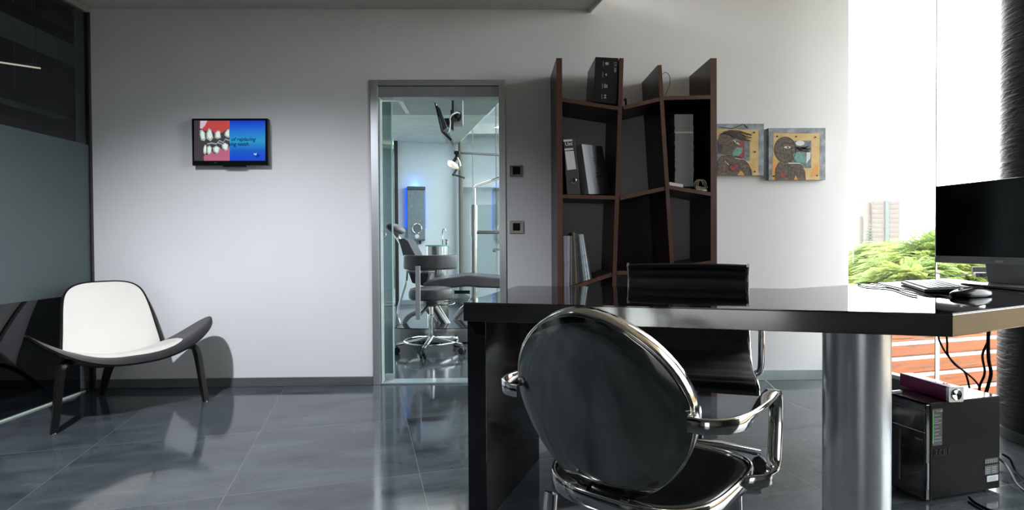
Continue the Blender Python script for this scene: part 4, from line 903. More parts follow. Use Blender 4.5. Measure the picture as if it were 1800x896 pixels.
cabl('floor_cable', [atZ(1756, 806, .03), atZ(1768, 816, .02), atZ(1778, 832, .02), atZ(1786, 848, .012), atZ(1800, 862, .012), atZ(1820, 872, .012)], .005, mat('grey_shiny_cable', (.03, .03, .03), .5, spec=.15), 'grey cable curving over the floor behind the computer tower')
cabl('floor_cable', [atZ(1762, 798, .06), atZ(1775, 806, .05), atZ(1784, 824, .012), atZ(1797, 838, .012), atZ(1815, 850, .012)], .005, CABLE, 'dark cable lying next to the grey one by the column')
cabl('floor_cable', [atZ(1704, 874, .01), atZ(1712, 882, .007), atZ(1724, 889, .007), atZ(1742, 897, .007), atZ(1770, 903, .007)], .0055, CABLE, 'thick black cable on the floor in front of the computer tower')
cabl('white_floor_wire', [atZ(1345, 668, .12), atZ(1352, 674, .05), atZ(1362, 683, .006), atZ(1374, 689, .004)], .0025, mat('pale_wire', (.5, .5, .48), .4), 'thin pale wire on the floor behind the office chair')
# ------------------------------------------------------------------ dark column by the window
def colmat():
    m, nt, b = newmat('black_textured_leather'); L = nt.links.new
    tc = N(nt, 'ShaderNodeTexCoord'); mp = N(nt, 'ShaderNodeMapping'); mp.inputs['Scale'].default_value = (6, 6, 34); L(tc.outputs['Object'], mp.inputs[0])
    n = N(nt, 'ShaderNodeTexNoise'); n.inputs['Scale'].default_value = 1.5; n.inputs['Detail'].default_value = 5; n.inputs['Distortion'].default_value = .7; L(mp.outputs[0], n.inputs[0])
    b.inputs['Base Color'].default_value = (.014, .012, .014, 1); b.inputs['Roughness'].default_value = .38
    bp = N(nt, 'ShaderNodeBump'); bp.inputs['Strength'].default_value = .7; bp.inputs['Distance'].default_value = .012; L(n.outputs[0], bp.inputs['Height']); L(bp.outputs[0], b.inputs['Normal'])
    cr = N(nt, 'ShaderNodeValToRGB'); cr.color_ramp.elements[0].color = (.010, .009, .011, 1); cr.color_ramp.elements[1].color = (.035, .030, .034, 1); L(n.outputs[0], cr.inputs[0]); L(cr.outputs[0], b.inputs['Base Color'])
    return m
c0 = Vector((2.83, 2.60, 0))
col = thing('dark_column', c0, 'thick round column clad in black ribbed material beside the right window', 'column')
MB().lathe([(.285, .05), (.285, ZH-.002)], c0, n=96).build('cladding', colmat(), col)
MB().lathe([(.292, .001), (.292, .05)], c0, n=64).build('base_ring', mat('grey_base_ring', (.12, .14, .14), .3, .5), col)
# ------------------------------------------------------------------ CLINIC BEHIND THE DOOR
GLEA = mat('grey_upholstery', (.075, .07, .075), .36, noise=.06, bump=.03, bscale=200)
# stool
S0 = Vector((-.612, 4.985, 0))
st = thing('dentist_stool', S0, 'grey padded stool on a chrome five star base with a curved backrest', 'stool')
MB().lathe([(.03, .487), (.19, .487), (.203, .500), (.207, .53), (.205, .56), (.195, .583), (.16, .592), (.02, .594)], S0, n=48).build('seat', GLEA, st)
P_ = [S0+Vector((.225*math.sin(a), -.225*math.cos(a)*.9, .828)) for a in [math.radians(-78+156*k/28) for k in range(29)]]
MB().band(P_, Zv, .130, .050).build('backrest', GLEA, st, smooth=50, bevel=.012, seg=3)
f = MB(); f.band([S0+Vector((-.085, -.245, .80)), S0+Vector((-.085, -.245, .33))], Vector((1, 0, 0)), .042, .014); f.build('backrest_bar', ALU, st, smooth=0)
f = MB(); f.tube([S0+Vector((-.19, -.20, .752)), S0+Vector((-.085, -.238, .748)), S0+Vector((.06, -.22, .752))], .012); f.build('bracket', CHROME, st)
f = MB(); f.tube([S0+Vector((-.085, -.235, .36)), S0+Vector((-.05, -.12, .40)), S0+Vector((0, 0, .47))], .014); f.build('backrest_arm', BLKMET, st)
MB().lathe([(.026, .11), (.026, .34), (.018, .345), (.018, .42)], S0, n=20).build('gas_lift', CHROME, st)
MB().lathe([(.045, .42), (.06, .43), (.06, .486)], S0, n=16).build('mechanism', BLKMET, st)
f = MB(); f.tube(bez([S0+Vector((.03, -.05, .455)), S0+Vector((.10, -.10, .44)), S0+Vector((.20, -.08, .445)), S0+Vector((.21, -.03, .46)), S0+Vector((.12, -.04, .465))], 5), .005, 8); f.build('lever', CHROME, st)
P_ = [S0+Vector((.245*math.cos(a), .245*math.sin(a), .105)) for a in [math.tau*k/48 for k in range(48)]]
MB().tube(P_, .0085, 10, closed=True).build('foot_ring', CHROME, st)
for i in range(5):
    a = math.radians(-96+72*i); d_ = Vector((math.cos(a), math.sin(a), 0)); e_ = S0+d_*.315
    MB().band([S0+Zv*.135, S0+d_*.14+Zv*.11, e_+Zv*.085], d_.cross(Zv), .05, .03, taper=[1.1, .85, .65]).build('base_arm', CHROME, st, smooth=50)
    cst = MB()
    for sg in (-1, 1): cst.lathe([(.008, -.010), (.027, -.010), (.032, -.004), (.032, .004), (.027, .010), (.008, .010)], e_+Zv*.032+d_.cross(Zv)*sg*.018, M=frame((0, 0, 0), d_, Zv), n=20)
    cst.lathe([(.012, .03), (.02, .05), (.008, .08)], e_, n=12); cst.build('caster', BLKPL, st)
# dental chair on its platform
YD = 5.75
dc = thing('dental_chair', (-.5, YD, 0), 'grey reclining dental chair on a steel platform', 'dental chair')
pl = [(-1.03, 5.47), (-.98, 5.43), (-.75, 5.385), (-.45, 5.38), (-.15, 5.42), (.05, 5.48), (.05, 5.95), (-.95, 5.95)]
MB().prism(pl, .012, .145).build('platform', STEEL, dc, smooth=20)
MB().prism([(x*1.01-.0, y) for x, y in pl], .145, .153).build('platform_cover', mat('dark_glass_cover', (.03, .035, .04), .08), dc, smooth=20)
def Y5(x, y, Y_=YD): return atY(640+x/3.0897, 400+y/3.0897, Y_)
def body(pts, name, y0_, y1_, m_, bev=.02, pts2=None):
    a = [Y5(*p, y0_) for p in pts]; b = [Vector((q.x, y1_, q.z)) for q in a]
    mb = MB(); va = [mb.bm.verts.new(p) for p in a]; vb = [mb.bm.verts.new(p) for p in b]; n_ = len(a)
    mb.bm.faces.new(va); mb.bm.faces.new(vb[::-1])
    for i in range(n_): mb.bm.faces.new([va[i], vb[i], vb[(i+1) % n_], va[(i+1) % n_]])
    return mb.build(name, m_, dc, smooth=50, bevel=bev, seg=3)
body([(325, 325), (320, 300), (360, 285), (450, 272), (560, 258), (620, 262), (735, 272), (900, 290), (905, 345), (735, 330), (620, 326), (560, 320), (450, 330), (380, 334)], 'seat_cushion', YD-.26, YD+.26, GLEA, .02)
body([(185, 62), (215, 57), (240, 72), (280, 150), (285, 158), (212, 156), (200, 110)], 'backrest', YD-.24, YD+.24, GLEA, .02)
body([(222, 156), (345, 156), (350, 260), (330, 320), (260, 300), (240, 240)], 'back_support', YD-.10, YD+.10, BLKPL, .01)
c_ = Y5(172, 6)
MB().ball(c_, .105, .12, .052, 12, M=Matrix.Rotation(.35, 4, 'Y')).build('headrest', mat('light_headrest_leather', (.20, .19, .19), .35), dc)
f = MB(); f.tube([Y5(160, 30), Y5(178, 55), Y5(205, 95), Y5(225, 150)], .016, taper=[.012, .014, .016, .018]); f.tube([Y5(185, 52), Y5(198, 72)], .02); f.build('headrest_rod', CHROME, dc)
f = MB(); f.tube([Y5(455, 535), Y5(360, 385)], .045, 20); f.build('lift_cylinder', STEEL, dc)
f = MB(); f.tube([Y5(400, 530, YD+.15), Y5(335, 430, YD+.15), Y5(330, 330, YD+.15)], .022, 16); f.build('rear_strut', GREYPL, dc)
f = MB(); f.tube(bez([Y5(232, 245), Y5(226, 300), Y5(205, 370), Y5(186, 440), Y5(186, 490), Y5(200, 533)], 5), .014, 12); f.build('side_tube', CHROME, dc)
f = MB(); f.tube(bez([Y5(218, 520), Y5(235, 490), Y5(265, 468), Y5(305, 460)], 5), .026, 14); f.build('grey_hose', GREYPL, dc)
f = MB(); f.tube([Y5(490, 350), Y5(575, 350)], .018, 12); f.build('cross_bar', BLKMET, dc)
# spittoon
q0 = atY(770, 540, 6.25); sp0 = Vector((q0.x, 6.25, 0))
spt = thing('spittoon_unit', sp0, 'cylindrical steel spittoon unit with a green glass top and tap', 'basin')
MB().lathe([(.12, .001), (.12, .962)], sp0, n=40).build('body', STEEL, spt)
MB().lathe([(.155, .964), (.155, .976)], sp0, n=40).build('glass_top', mat('green_glass_top', (.06, .42, .36), .08), spt)
f = MB(); f.tube(bez([atY(777.5, 430, 6.25), atY(777.5, 412, 6.25), atY(778.5, 403.5, 6.25), atY(781.5, 402, 6.25), atY(783.5, 405.5, 6.25)], 5), .007, 10); f.build('spout', CHROME, spt)
t0 = atY(785.5, 429, 6.25); MB().lathe([(.018, 0), (.018, .05), (.024, .055), (.024, .065)], (t0.x, 6.25, .976), n=16).build('tap', STEEL, spt)
# delivery pole and arms
up_ = thing('delivery_unit_pole', (atY(834, 500, 6.1).x, 6.1, 0), 'tall steel pole with arms beside the dental chair', 'dental unit')
f = MB(); f.tube([atY(833.5, 545, 6.1), atY(833.5, 360, 6.1)], .034, 20); f.build('pole', STEEL, up_)
f = MB(); f.tube(bez([atY(833.5, 505, 6.1), atY(833.5, 520, 6.1), atY(826, 533, 6.1), atY(812, 545, 6.1), atY(800, 560, 6.1)], 5), .034, 20); f.build('base_bend', STEEL, up_)
f = MB(); f.tube([atY(833, 416, 6.1), atY(833, 362, 6.1)], .041, 24); f.build('sleeve', STEEL, up_)
f = MB(); f.tube([atY(834, 365, 6.1), atY(834, 329, 6.1)], .014, 14); f.tube([atY(834, 330, 6.1), atY(836, 326.5, 6.1), atY(880, 312, 6.1), atY(905, 304, 6.1)], .015, 14); f.build('upper_arm', CHROME, up_)
f = MB(); f.tube([atY(836, 408, 6.1), atY(905, 408, 6.1)], .020, 14); f.build('tray_arm', STEEL, up_)
f = MB(); f.tube([atY(868, 438, 6.0), atY(900, 438, 6.0)], .013, 12); f.tube([atY(866, 440, 6.0), atY(872, 440, 6.0)], .018, 12); f.build('handpiece', CHROME, up_)
# operating lamp
lp_ = thing('operating_lamp', atY(800, 300, 5.9), 'lit dental operating lamp on a thin chrome arm', 'lamp')
f = MB(); f.tube([atY(803, 268.5, 5.9), atY(880, 272.5, 5.9), atY(910, 274, 5.9)], .012, 12); f.build('arm', CHROME, lp_)
f = MB(); f.box(-.028, .028, -.03, .03, -.017, .017, M=Matrix.Translation(atY(803, 268.5, 5.88))); f.build('joint', BLKPL, lp_, smooth=0, bevel=.004)
f = MB(); f.tube([atY(804, 272, 5.9), atY(801, 279, 5.9), atY(797, 284, 5.9)], .020, 12); f.build('neck', BLKMET, lp_)
f = MB(); f.tube(bez([atY(804, 277, 5.88), atY(808, 285, 5.88), atY(809, 293, 5.88), atY(804, 299, 5.88)], 4), .008, 10); f.build('yoke', CHROME, lp_)
hd = atY(796.5, 289.5, 5.9)
Mh = frame(hd, (math.cos(-.6), 0, math.sin(-.6)), (0, 1, 0))
f = MB(); f.ball((0, 0, 0), .070, .06, .032, 12); f.build('lamp_head', mat('lit_lamp_glass', (.9, .8, .7), .3, emis=.6, ecol=(1, .80, .62)), lp_, M=Mh)
f = MB(); f.ball((-.025, -.02, -.012), .030, .035, .024, 8); f.build('bulb', mat('lit_bulb', (1, .6, .3), .3, emis=5, ecol=(1, .55, .22)), lp_, M=Mh)
f = MB(); f.tube([atY(803, 297, 5.9), atY(797.5, 306.5, 5.9)], .013, 12); f.tube([atY(797.5, 306.5, 5.9), atY(817, 313, 5.88)], .009, 12, ); f.ball(atY(797.5, 306.5, 5.9), .018, n=8); f.build('handle', mat('dark_handle', (.08, .09, .11), .35), lp_)
# ceiling television of the clinic
YT = 5.6
ct = thing('ceiling_duct_column', (atY(801, 200, YT).x, YT, atY(801, 218, YT).z), 'pale square column hanging from the ceiling behind the door', 'column')
a_, b_ = atY(797, 150, YT), atY(813.5, 218, YT)
f = MB(); f.box(a_.x, b_.x, YT, YT+.12, b_.z, 2.629); f.build('casing', mat('pale_grey_metal', (.38, .41, .43), .4, .2), ct, smooth=0, bevel=.003)
f = MB(); q = atY(803, 207, YT-.005)
f.tube([q+Vector((.02, 0, .02))+Vector((.026*math.cos(k*.5), -.006, .04*math.sin(k*.5))) for k in range(12)], .009, 8, closed=True); f.tube([q+Vector((-.03, -.01, .03)), q+Vector((.03, -.02, -.03))], .018, 8); f.tube([q+Vector((.035, -.01, .05)), q+Vector((-.02, -.02, -.04))], .016, 8); f.build('cable_bundle', BLKPL, ct)
tv2 = thing('ceiling_television', (atY(780, 215, YT-.1).x, YT-.1, atY(780, 246, YT-.1).z), 'black screen seen edge-on, hung from the ceiling behind the door', 'television')
def Y4(x, y, Y_): return atY(750+x/5.27, 160+y/5.27, Y_)
yA, yB_ = YT-.35, YT+.25
p_ = [Y4(70, 105, yA), Y4(84, 108, yA), Y4(150, 380, yA), Y4(134, 380, yA)]
def slab2(q, y1_): return q+[Vector((p.x, y1_, p.z)) for p in q]
MB().quadbox(slab2(p_, yB_)).build('panel', BLKGL, tv2, smooth=0, bevel=.003)
p_ = [Y4(92, 128, yA+.06), Y4(125, 160, yA+.06), Y4(190, 335, yA+.06), Y4(148, 375, yA+.06)]
MB().quadbox(slab2(p_, yB_-.06)).build('back_cover', mat('tv_back_grey', (.05, .055, .065), .4), tv2, smooth=0, bevel=.005)
p_ = [Y4(136, 380, yA), Y4(165, 375, yA), Y4(238, 445, yA), Y4(222, 466, yA)]
MB().quadbox(slab2(p_, yA+.25)).build('speaker_bar', BLKPL, tv2, smooth=0, bevel=.004)
f = MB(); f.quadbox(slab2([Y4(160, 250, YT-.1), Y4(222, 250, YT-.1), Y4(222, 320, YT-.1), Y4(175, 310, YT-.1)], YT+.02)); f.build('mount', BLKMET, tv2, smooth=0, bevel=.004)
f = MB(); f.quadbox(slab2([Y4(220, 175, YT-.1), Y4(250, 175, YT-.1), Y4(250, 355, YT-.1), Y4(225, 355, YT-.1)], YT-.03)); f.build('mount_plate', BLKMET, tv2, smooth=0)
f = MB(); f.quadbox(slab2([Y4(232, 60, YT-.02), Y4(250, 60, YT-.02), Y4(250, 180, YT-.02), Y4(232, 180, YT-.02)], YT+.03)); f.build('mount_pole', BLKMET, tv2, smooth=0)
f = MB(); f.tube(bez([Y4(305, 205, YT-.03), Y4(280, 198, YT-.06), Y4(240, 215, YT-.12), Y4(215, 250, YT-.12), Y4(218, 300, YT-.12), Y4(205, 370, YT-.14), Y4(190, 385, YT-.14)], 5), .008, 8); f.build('cable', WHTPL, tv2)
# wall unit with blue light
def onfar(px, py, off=0.): # point on the clinic's far wall, off metres in front of it
    d = ray(px, py); n_ = Vector((e1.x, e1.y, 0)); base = n0-n_*off; t = (base-EYE).dot(n_)/d.dot(n_); return EYE+d*t
u0, u1 = onfar(716.7, 422, .10), onfar(746.8, 329, .10)
def fbox(pa_, pb_, o0, o1):   # box between two far-wall points, from o0 to o1 in front of the wall
    a = pa_-e1*0; xa = (pa_-n0).dot(e2); xb = (pb_-n0).dot(e2)
    z0_, z1_ = min(pa_.z, pb_.z), max(pa_.z, pb_.z); mb = MB()
    P = lambda x, o_, z: n0+e2*x-e1*o_+Zv*z
    mb.quadbox([P(xa, o1, z0_), P(xb, o1, z0_), P(xb, o0, z0_), P(xa, o0, z0_), P(xa, o1, z1_), P(xb, o1, z1_), P(xb, o0, z1_), P(xa, o0, z1_)]); return mb
ul = thing('wall_water_unit', (u0+u1)/2*1-Zv*((u1.z-u0.z)/2), 'grey wall unit with a round dial and blue glow on the far clinic wall', 'wall unit')
fbox(u0, u1, .02, .10).build('body', mat('unit_grey', (.20, .25, .28), .4, .3, noise=.15, scale=30), ul, smooth=0, bevel=.006)
fbox(onfar(716, 333, .11), onfar(747.5, 328, .11), .0, .125).build('top_cap', mat('unit_dark_cap', (.06, .08, .10), .4), ul, smooth=0, bevel=.004)
fbox(onfar(716.2, 423, .11), onfar(747.2, 420.5, .11), .0, .115).build('bottom_lip', mat('unit_lip', (.07, .09, .11), .4), ul, smooth=0)
BLUE = mat('blue_led_strip', (.05, .15, .8), .4, emis=1.0, ecol=(.01, .10, .85))
fbox(onfar(712.5, 400, .05), onfar(716.8, 331, .05), .005, .06).build('blue_light_strip', BLUE, ul, smooth=0)
fbox(onfar(746.3, 402, .03), onfar(747.8, 334, .03), .005, .03).build('blue_light_strip', BLUE, ul, smooth=0)
l = bpy.data.lights.new('blue_strip_glow', 'POINT'); l.energy = 1.6; l.color = (.05, .2, 1); l.shadow_soft_size = .05; lo_ = bpy.data.objects.new('blue_strip_glow', l); C.objects.link(lo_); lo_.location = onfar(730, 326, .08)
c_ = onfar(733, 401.5, .105)
MB().tube([c_+e2*(.075*math.cos(k*math.pi/16))+Zv*(.078*math.sin(k*math.pi/16)) for k in range(32)], .008, 8, closed=True).build('dial_ring', CHROME, ul)
MB().lathe([(.066, -.002), (.066, .002)], c_, M=frame((0, 0, 0), e2, Zv), n=24).build('dial_face', mat('dial_face_grey', (.12, .14, .15), .4), ul)
c_ = onfar(733, 415, .103); MB().lathe([(.034, -.002), (.034, .003)], c_, M=frame((0, 0, 0), e2, Zv), n=24).build('round_badge', WHTPL, ul)
fbox(onfar(737, 429, .06), onfar(740, 423, .06), .02, .08).build('outlet_hook', BLKPL, ul, smooth=0)
# ------------------------------------------------------------------ in the dark office behind the left glass
TRAY = mat('dark_galvanised_tray', (.16, .19, .20), .5, .3, noise=.3, scale=40)
def tray(name, X_, z0_, y0_, y1_, w2, lab):
    o = thing(name, (X_, y0_, z0_), lab, 'cable tray'); f = MB()
    f.box(X_-w2, X_+w2, y0_, y1_, z0_, z0_+.006); f.box(X_-w2, X_-w2+.006, y0_, y1_, z0_, z0_+.10); f.box(X_+w2-.006, X_+w2, y0_, y1_, z0_, z0_+.10); f.build('channel', TRAY, o, smooth=0)
    for yy in (y0_+.5, y1_-.5):
        for xx in (X_-w2+.01, X_+w2-.01): MB().tube([Vector((xx, yy, z0_+.05)), Vector((xx, yy, 3.899))], .005, 6).build('hanger_rod', TRAY, o)
tray('cable_tray', -3.85, 2.72, 2.0, 5.9, .22, 'wide dark cable tray hanging high behind the left glass wall')
tray('cable_tray', -4.6, 2.35, 3.0, 5.9, .10, 'narrow dark cable tray hanging lower, farther behind the left glass wall')
o = thing('tube_light', (-4.45, 3.9, 2.16), 'thin lit tube light hanging behind the left glass wall', 'light')
a_, b_ = atY(0, 109.5, 3.9), atY(70.5, 120, 4.25)
MB().tube([a_-(b_-a_)*.8, b_], .006, 8).build('tube', mat('lit_tube', (.9, .85, .6), .4, emis=1.1, ecol=(1, .95, .75)), o)
MB().tube([a_-(b_-a_)*.8+Zv*.015, b_+Zv*.015], .010, 8).build('housing', TRAY, o)
for q in (a_-(b_-a_)*.6, b_-(b_-a_)*.1): MB().tube([q+Zv*.02, Vector((q.x, q.y, 3.899))], .002, 6).build('suspension_wire', TRAY, o)
# ------------------------------------------------------------------ OUTSIDE
GRD = mat('outdoor_ground', (.20, .22, .12), .9, noise=.3, scale=.2)
struct(MB().box(-150, 420, -60, 500, -9.2, -9).build('ground', GRD, smooth=0))
TERR = mat('tan_terrace_floor', (.26, .19, .11), .7, noise=.15, scale=4)
r0 = Vector((3.2, 4.42, 0))
def rl(t, z=0.): return r0+e2*t+Zv*z
struct(MB().prism([(XR+.08, DW+.1), (winx(YR)+.1, YR), (9, YR), (9.4, 6.3), (rl(-1).x, rl(-1).y+.6), (1.0, DW+.1)], -.62, -.55).build('terrace_floor', TERR, smooth=0))
def boardmat():
    m, nt, b = newmat('weathered_orange_boards'); L = nt.links.new
    g = N(nt, 'ShaderNodeTexCoord'); mp = N(nt, 'ShaderNodeMapping'); mp.inputs['Scale'].default_value = (1.2, 1.2, 16); L(g.outputs['Object'], mp.inputs[0])
    n = N(nt, 'ShaderNodeTexNoise'); n.inputs['Scale'].default_value = 2.2; n.inputs['Detail'].default_value = 8; n.inputs['Roughness'].default_value = .7; L(mp.outputs[0], n.inputs[0])
    cr = N(nt, 'ShaderNodeValToRGB'); e = cr.color_ramp.elements; e[0].position = .30; e[0].color = (.045, .03, .025, 1); e[1].position = .62; e[1].color = (.40, .105, .030, 1); e.new(.42).color = (.20, .085, .045, 1)
    L(n.outputs[0], cr.inputs[0]); L(cr.outputs[0], b.inputs['Base Color']); b.inputs['Roughness'].default_value = .7; return m
BM = boardmat()
fen = thing('board_wall', rl(1.6)+e1*.35+Zv*-.55, 'low wall of weathered orange boards outside the right window', 'wall')
for k in range(6):
    z0_ = -.55+k*.16; MB().band([rl(-.6, z0_+.079)+e1*.35, rl(5.2, z0_+.079)+e1*.35], Zv, .156, .03).build('board', BM, fen, smooth=0, bevel=.003)
WR = mat('white_painted_rail', (.72, .70, .66), .4)
ral = thing('white_railing', rl(1.5)+Zv*-.55, 'white metal railing with horizontal bars outside the right window', 'railing')
for px_, zz in ((0, .13), (0, .002), (0, -.145), (0, -.29), (0, .27)):
    MB().band([rl(-.6, zz), rl(5.2, zz)], Zv, .028, .02).build('bar', WR, ral, smooth=0, bevel=.003)
struct(MB().box(9.3, 9.5, YR, 6.3, -.62, .55).build('wall_terrace_reflector', TERR, smooth=0))  # unseen parapet added so the desk wing's edge reflects tan
def railx(px):   # where the sight line through px meets the railing line
    d = ray(px, 600); d2 = Vector((d.x, d.y, 0)); n_ = Vector((e1.x, e1.y, 0)); t = r0.dot(n_)/d2.dot(n_); p = d2*t; return (p-r0).dot(e2)
for t_ in (railx(1643), railx(1643)-1.3, railx(1643)+1.3, railx(1643)+2.6):
    MB().box(-.011, .011, -.012, .012, -.55, .72, M=Matrix.Translation(rl(t_)-e1*.02)).build('post', WR, ral, smooth=0, bevel=.002)
# trees
def leafmesh(name, mats, parent, centre, rx, ry, rz, nfr, frl, seed, droop=.3, leaf=.05, thick=1.0):
    rg = np.random.default_rng(seed); n_l = 9
    ncl = 26; cu_ = rg.normal(size=(ncl, 3)); cu_ /= np.linalg.norm(cu_, axis=1)[:, None]; cu_[:, 2] = np.abs(cu_[:, 2])*1.0-.15
    cl = cu_*rg.uniform(.35, .95, (ncl, 1))                      # boughs: clumps of fronds inside the crown
    w = rg.integers(0, ncl, nfr); u = cl[w]+rg.normal(size=(nfr, 3))*np.array([.17, .17, .10])
    c_ = u*np.array([rx, ry, rz])
    out = u-cl[w]*.4; d = np.c_[out[:, 0], out[:, 1], rg.uniform(-.05, .25, nfr)]; d /= np.linalg.norm(d, axis=1)[:, None]+1e-9
    s = np.cross(d, [0, 0, 1.]); s /= np.linalg.norm(s, axis=1)[:, None]+1e-9
    mi = w % len(mats); mi = np.where(rg.random(nfr) < .3, rg.integers(0, len(mats), nfr), mi)
    parts = []
    for k in range(n_l):
        t = (k+1)/n_l; p = c_+d*frl*t+np.array([0, 0, -droop*frl*t*t])
        for sg in (-1, 1):
            tip = p+s*sg*frl*.33*(1-abs(t-.45))+d*frl*.10+np.array([0, 0, -.08*frl]); ww = d*leaf*.5
            parts.append(np.stack([p-ww*.5, (p+tip)/2-ww, tip, (p+tip)/2+ww], axis=1))
    V = np.concatenate(parts, 0).reshape(-1, 3)+np.array(centre); nq = len(V)//4
    me = bpy.data.meshes.new(name); me.vertices.add(len(V)); me.vertices.foreach_set('co', V.astype(np.float32).ravel())
    me.loops.add(nq*4); me.loops.foreach_set('vertex_index', np.arange(nq*4, dtype=np.int32))
    me.polygons.add(nq); me.polygons.foreach_set('loop_start', np.arange(0, nq*4, 4, dtype=np.int32)); me.update(calc_edges=True)
    MI = np.tile(mi, n_l*2).astype(np.int32)
    for m_ in mats: me.materials.append(m_)
    me.polygons.foreach_set('material_index', MI)
    o = bpy.data.objects.new(name, me); C.objects.link(o)
    if parent: o.parent = parent; me.transform(Matrix.Translation(-parent.location))
    return o
def leafmat(name, c1, c2):
    m, nt, b = newmat(name); L = nt.links.new
    n = N(nt, 'ShaderNodeTexNoise'); n.inputs['Scale'].default_value = 1.4
    tc = N(nt, 'ShaderNodeTexCoord'); L(tc.outputs['Object'], n.inputs[0])
    mx = N(nt, 'ShaderNodeMix', data_type='RGBA'); mx.inputs[6].default_value = (*c1, 1); mx.inputs[7].default_value = (*c2, 1); L(n.outputs[0], mx.inputs[0]); L(mx.outputs[2], b.inputs['Base Color'])
    b.inputs['Roughness'].default_value = .6
    tr = N(nt, 'ShaderNodeBsdfTranslucent'); L(mx.outputs[2], tr.inputs[0]); ms_ = N(nt, 'ShaderNodeMixShader'); ms_.inputs[0].default_value = .45
    L(b.outputs[0], ms_.inputs[1]); L(tr.outputs[0], ms_.inputs[2]); L(ms_.outputs[0], nt.nodes['Material Output'].inputs[0]); return m
LG = [leafmat('fresh_leaf', (.27, .34, .08), (.17, .25, .06)), leafmat('yellow_leaf', (.40, .44, .14), (.28, .35, .09)), leafmat('mid_leaf', (.15, .24, .07), (.22, .30, .09))]
LD = [leafmat('dusty_leaf', (.22, .26, .14), (.28, .32, .17)), leafmat('brown_green_leaf', (.26, .24, .14), (.18, .22, .10))]
BARK = mat('tree_bark', (.12, .09, .07), .9, noise=.3, scale=6)
def tree(px, py_top, Y_, w_px, name, lab, mats, nfr, frl, seed, dens=1., leaf=.05):
    topp = atY(px, py_top, Y_); rx = w_px/F_PX*Y_/2; rz = rx*.9; base = Vector((topp.x, Y_, -9))
    t = thing(name, base, lab, 'tree', 'trees outside the right window')
    cz = topp.z-rz
    leafmesh('foliage', mats, t, (topp.x, Y_, cz), rx, rx, rz, nfr, frl, seed, leaf=leaf)
    MB().tube(bez([base, Vector((topp.x+.2, Y_, -5)), Vector((topp.x-.1, Y_, cz-.6)), Vector((topp.x, Y_, cz+rz*.5))], 5), .1, 8, taper=[.2-.008*i for i in range(16)]).build('trunk', BARK, t)
    rg = random.Random(seed)
    for k in range(6):
        a = k*1.05+rg.random(); e_ = Vector((topp.x+rx*.7*math.cos(a), Y_+rx*.7*math.sin(a), cz+rz*.45*rg.random()))
        MB().tube(bez([Vector((topp.x, Y_, cz-.5)), Vector(((topp.x*1.2+e_.x*.8)/2, (Y_*1.2+e_.y*.8)/2, cz-.1)), e_], 4), .03, 6, taper=[.05-.005*i for i in range(9)]).build('branch', BARK, t)
tree(1650, 398, 9.6, 190, 'feathery_tree', 'fresh green feathery tree outside, directly left of the monitor', LG, 7000, .24, 1, leaf=.022)
tree(1582, 414, 13.6, 150, 'feathery_tree', 'yellow green feathery tree outside, in the middle of the window view', LG, 7000, .30, 2, leaf=.028)
tree(1525, 452, 17., 150, 'feathery_tree', 'low bushy tree outside at the left edge of the window view', LG+LD, 5000, .36, 3, leaf=.035)
tree(1720, 440, 19., 200, 'feathery_tree', 'light green tree outside, seen beneath and behind the monitor', LG, 4000, .4, 4, leaf=.04)
tree(1508, 440, 31., 90, 'round_tree', 'dusty green round tree far outside beside the conifer', LD, 2500, .6, 5, leaf=.12)
tree(1560, 428, 26., 100, 'round_tree', 'dusty tree far outside below the apartment tower', LD, 2000, .6, 6, leaf=.12)
tree(1600, 455, 7.6, 130, 'feathery_tree', 'bright low tree just beyond the railing outside the window', LG, 5000, .19, 8, leaf=.018)
# conifer
Yc = 40.; tp = atY(1529, 394, Yc); cb = Vector((tp.x, Yc, -9)); cn_ = thing('conifer', cb, 'slender grey green conifer far outside the right window', 'tree')
V = []; Fc = []; rg = random.Random(9)
for lv in range(26):
    z = tp.z-.1-lv*.22; R_ = .10+.055*lv*(1 if lv % 2 else .85)
    for k in range(16):
        a = k*math.tau/16+rg.uniform(-.15, .15); c_, s_ = math.cos(a), math.sin(a); b0 = len(V); w_ = .07+.008*lv
        V += [(tp.x-s_*w_*.3, Yc+c_*w_*.3, z+.12), (tp.x+s_*w_*.3, Yc-c_*w_*.3, z+.12), (tp.x+c_*R_*.7+s_*w_, Yc+s_*R_*.7-c_*w_, z-.02), (tp.x+c_*R_, Yc+s_*R_, z+.02), (tp.x+c_*R_*.7-s_*w_, Yc+s_*R_*.7+c_*w_, z-.02)]
        Fc.append(tuple(range(b0, b0+5)))
me = bpy.data.meshes.new('foliage'); me.from_pydata(V, [], Fc); me.transform(Matrix.Translation(-cb)); me.materials.append(leafmat('conifer_needles', (.13, .17, .12), (.17, .21, .16)))
o = bpy.data.objects.new('foliage', me); C.objects.link(o); o.parent = cn_
MB().tube([cb, tp], .12, 8, taper=[.3, .02]).build('trunk', BARK, cn_)
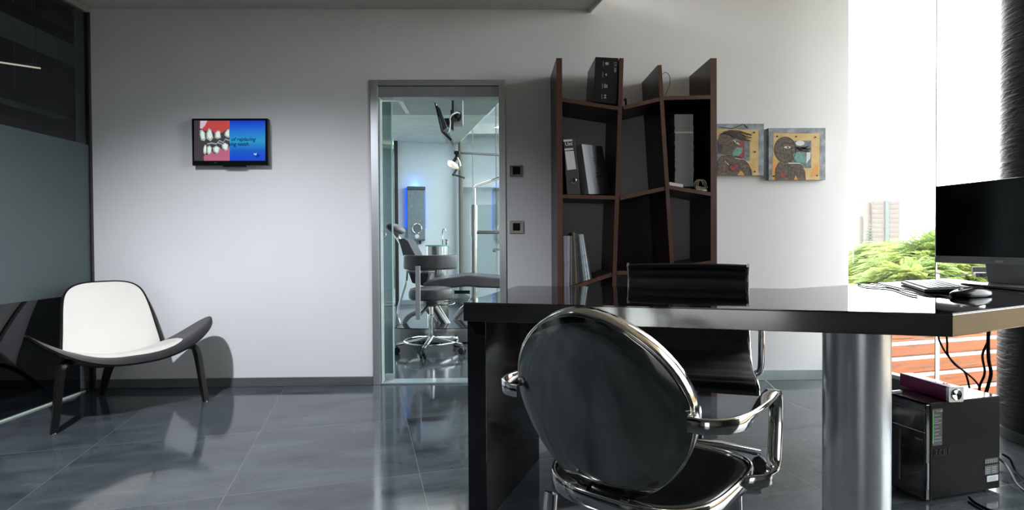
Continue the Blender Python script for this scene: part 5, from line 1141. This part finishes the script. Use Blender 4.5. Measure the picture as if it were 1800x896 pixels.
# far apartment tower
Yb = 200.; a_, b_ = atY(1533, 420, Yb), atY(1582, 352, Yb)
tw = thing('apartment_tower', ((a_.x+b_.x)/2, Yb+6, -9), 'pale pink apartment tower far outside the right window', 'building')
TP = mat('pale_pink_facade', (.140, .112, .104), .8, noise=.05, scale=.3); TS = mat('pale_grey_shaft', (.105, .115, .115), .8); TWN = mat('window_row_tone', (.105, .092, .088), .6)
MB().box(a_.x, b_.x, Yb, Yb+12, -9, b_.z).build('facade', TP, tw, smooth=0)
xs0, xs1 = atY(1555, 400, Yb).x, atY(1562, 400, Yb).x; MB().box(xs0, xs1, Yb-.4, Yb+5, -9, b_.z-.3).build('lift_shaft', TS, tw, smooth=0)
c0_, c1_ = atY(1521, 420, Yb), atY(1533, 352, Yb); MB().box(c0_.x, c1_.x, Yb+1, Yb+11, -9, atY(1521, 356, Yb).z).build('side_wing', mat('pale_side_wing', (.150, .130, .125), .8), tw, smooth=0)
c2_ = atY(1507, 380, Yb); MB().box(c2_.x, c0_.x, Yb+2, Yb+10, -9, c2_.z).build('low_wing', mat('pale_low_wing', (.155, .142, .138), .8), tw, smooth=0)
f = MB()
for r_ in range(8):
    zz = b_.z-1.4-r_*1.75
    for s0, s1 in ((a_.x+.3, xs0-.3), (xs1+.3, b_.x-.3)): f.box(s0, s1, Yb-.08, Yb+.01, zz, zz+.7)
f.build('window_rows', TWN, tw, smooth=0)['kind'] = 'stuff'
xm = (a_.x+xs0)/2; MB().tube([Vector((xs0-1.2, Yb+3, b_.z)), Vector((xs0-1.2, Yb+3, b_.z+1.2))], .25, 8).build('roof_mast', TS, tw)
# building facing the clinic's side windows
ob = thing('neighbouring_facade', (1.4, 12.2, -9), 'pale concrete building front seen through the clinic side window', 'building')
CON = mat('pale_concrete', (.20, .23, .23), .7, noise=.15, scale=1.5)
MB().box(-2.6, 3.2, 12.0, 13.5, -9, 9).build('wall', CON, ob, smooth=0)
for zz in (-.5, 2.2, 3.35, 4.6): MB().box(-2.6, 3.2, 11.75, 12.0, zz, zz+.22).build('ledge', mat('ledge_concrete', (.30, .32, .31), .6), ob, smooth=0)
for i in range(4):
    x0_ = -1.5+i*.95
    w_ = MB().box(x0_, x0_+.6, 11.97, 12.0, .2, 1.9).build('window', mat('facade_window_frame', (.26, .28, .28), .5), ob, smooth=0)
    MB().box(x0_+.05, x0_+.55, 11.95, 11.975, .26, 1.84).build('pane', mat('facade_pane', (.10, .14, .14), .08), w_, smooth=0)
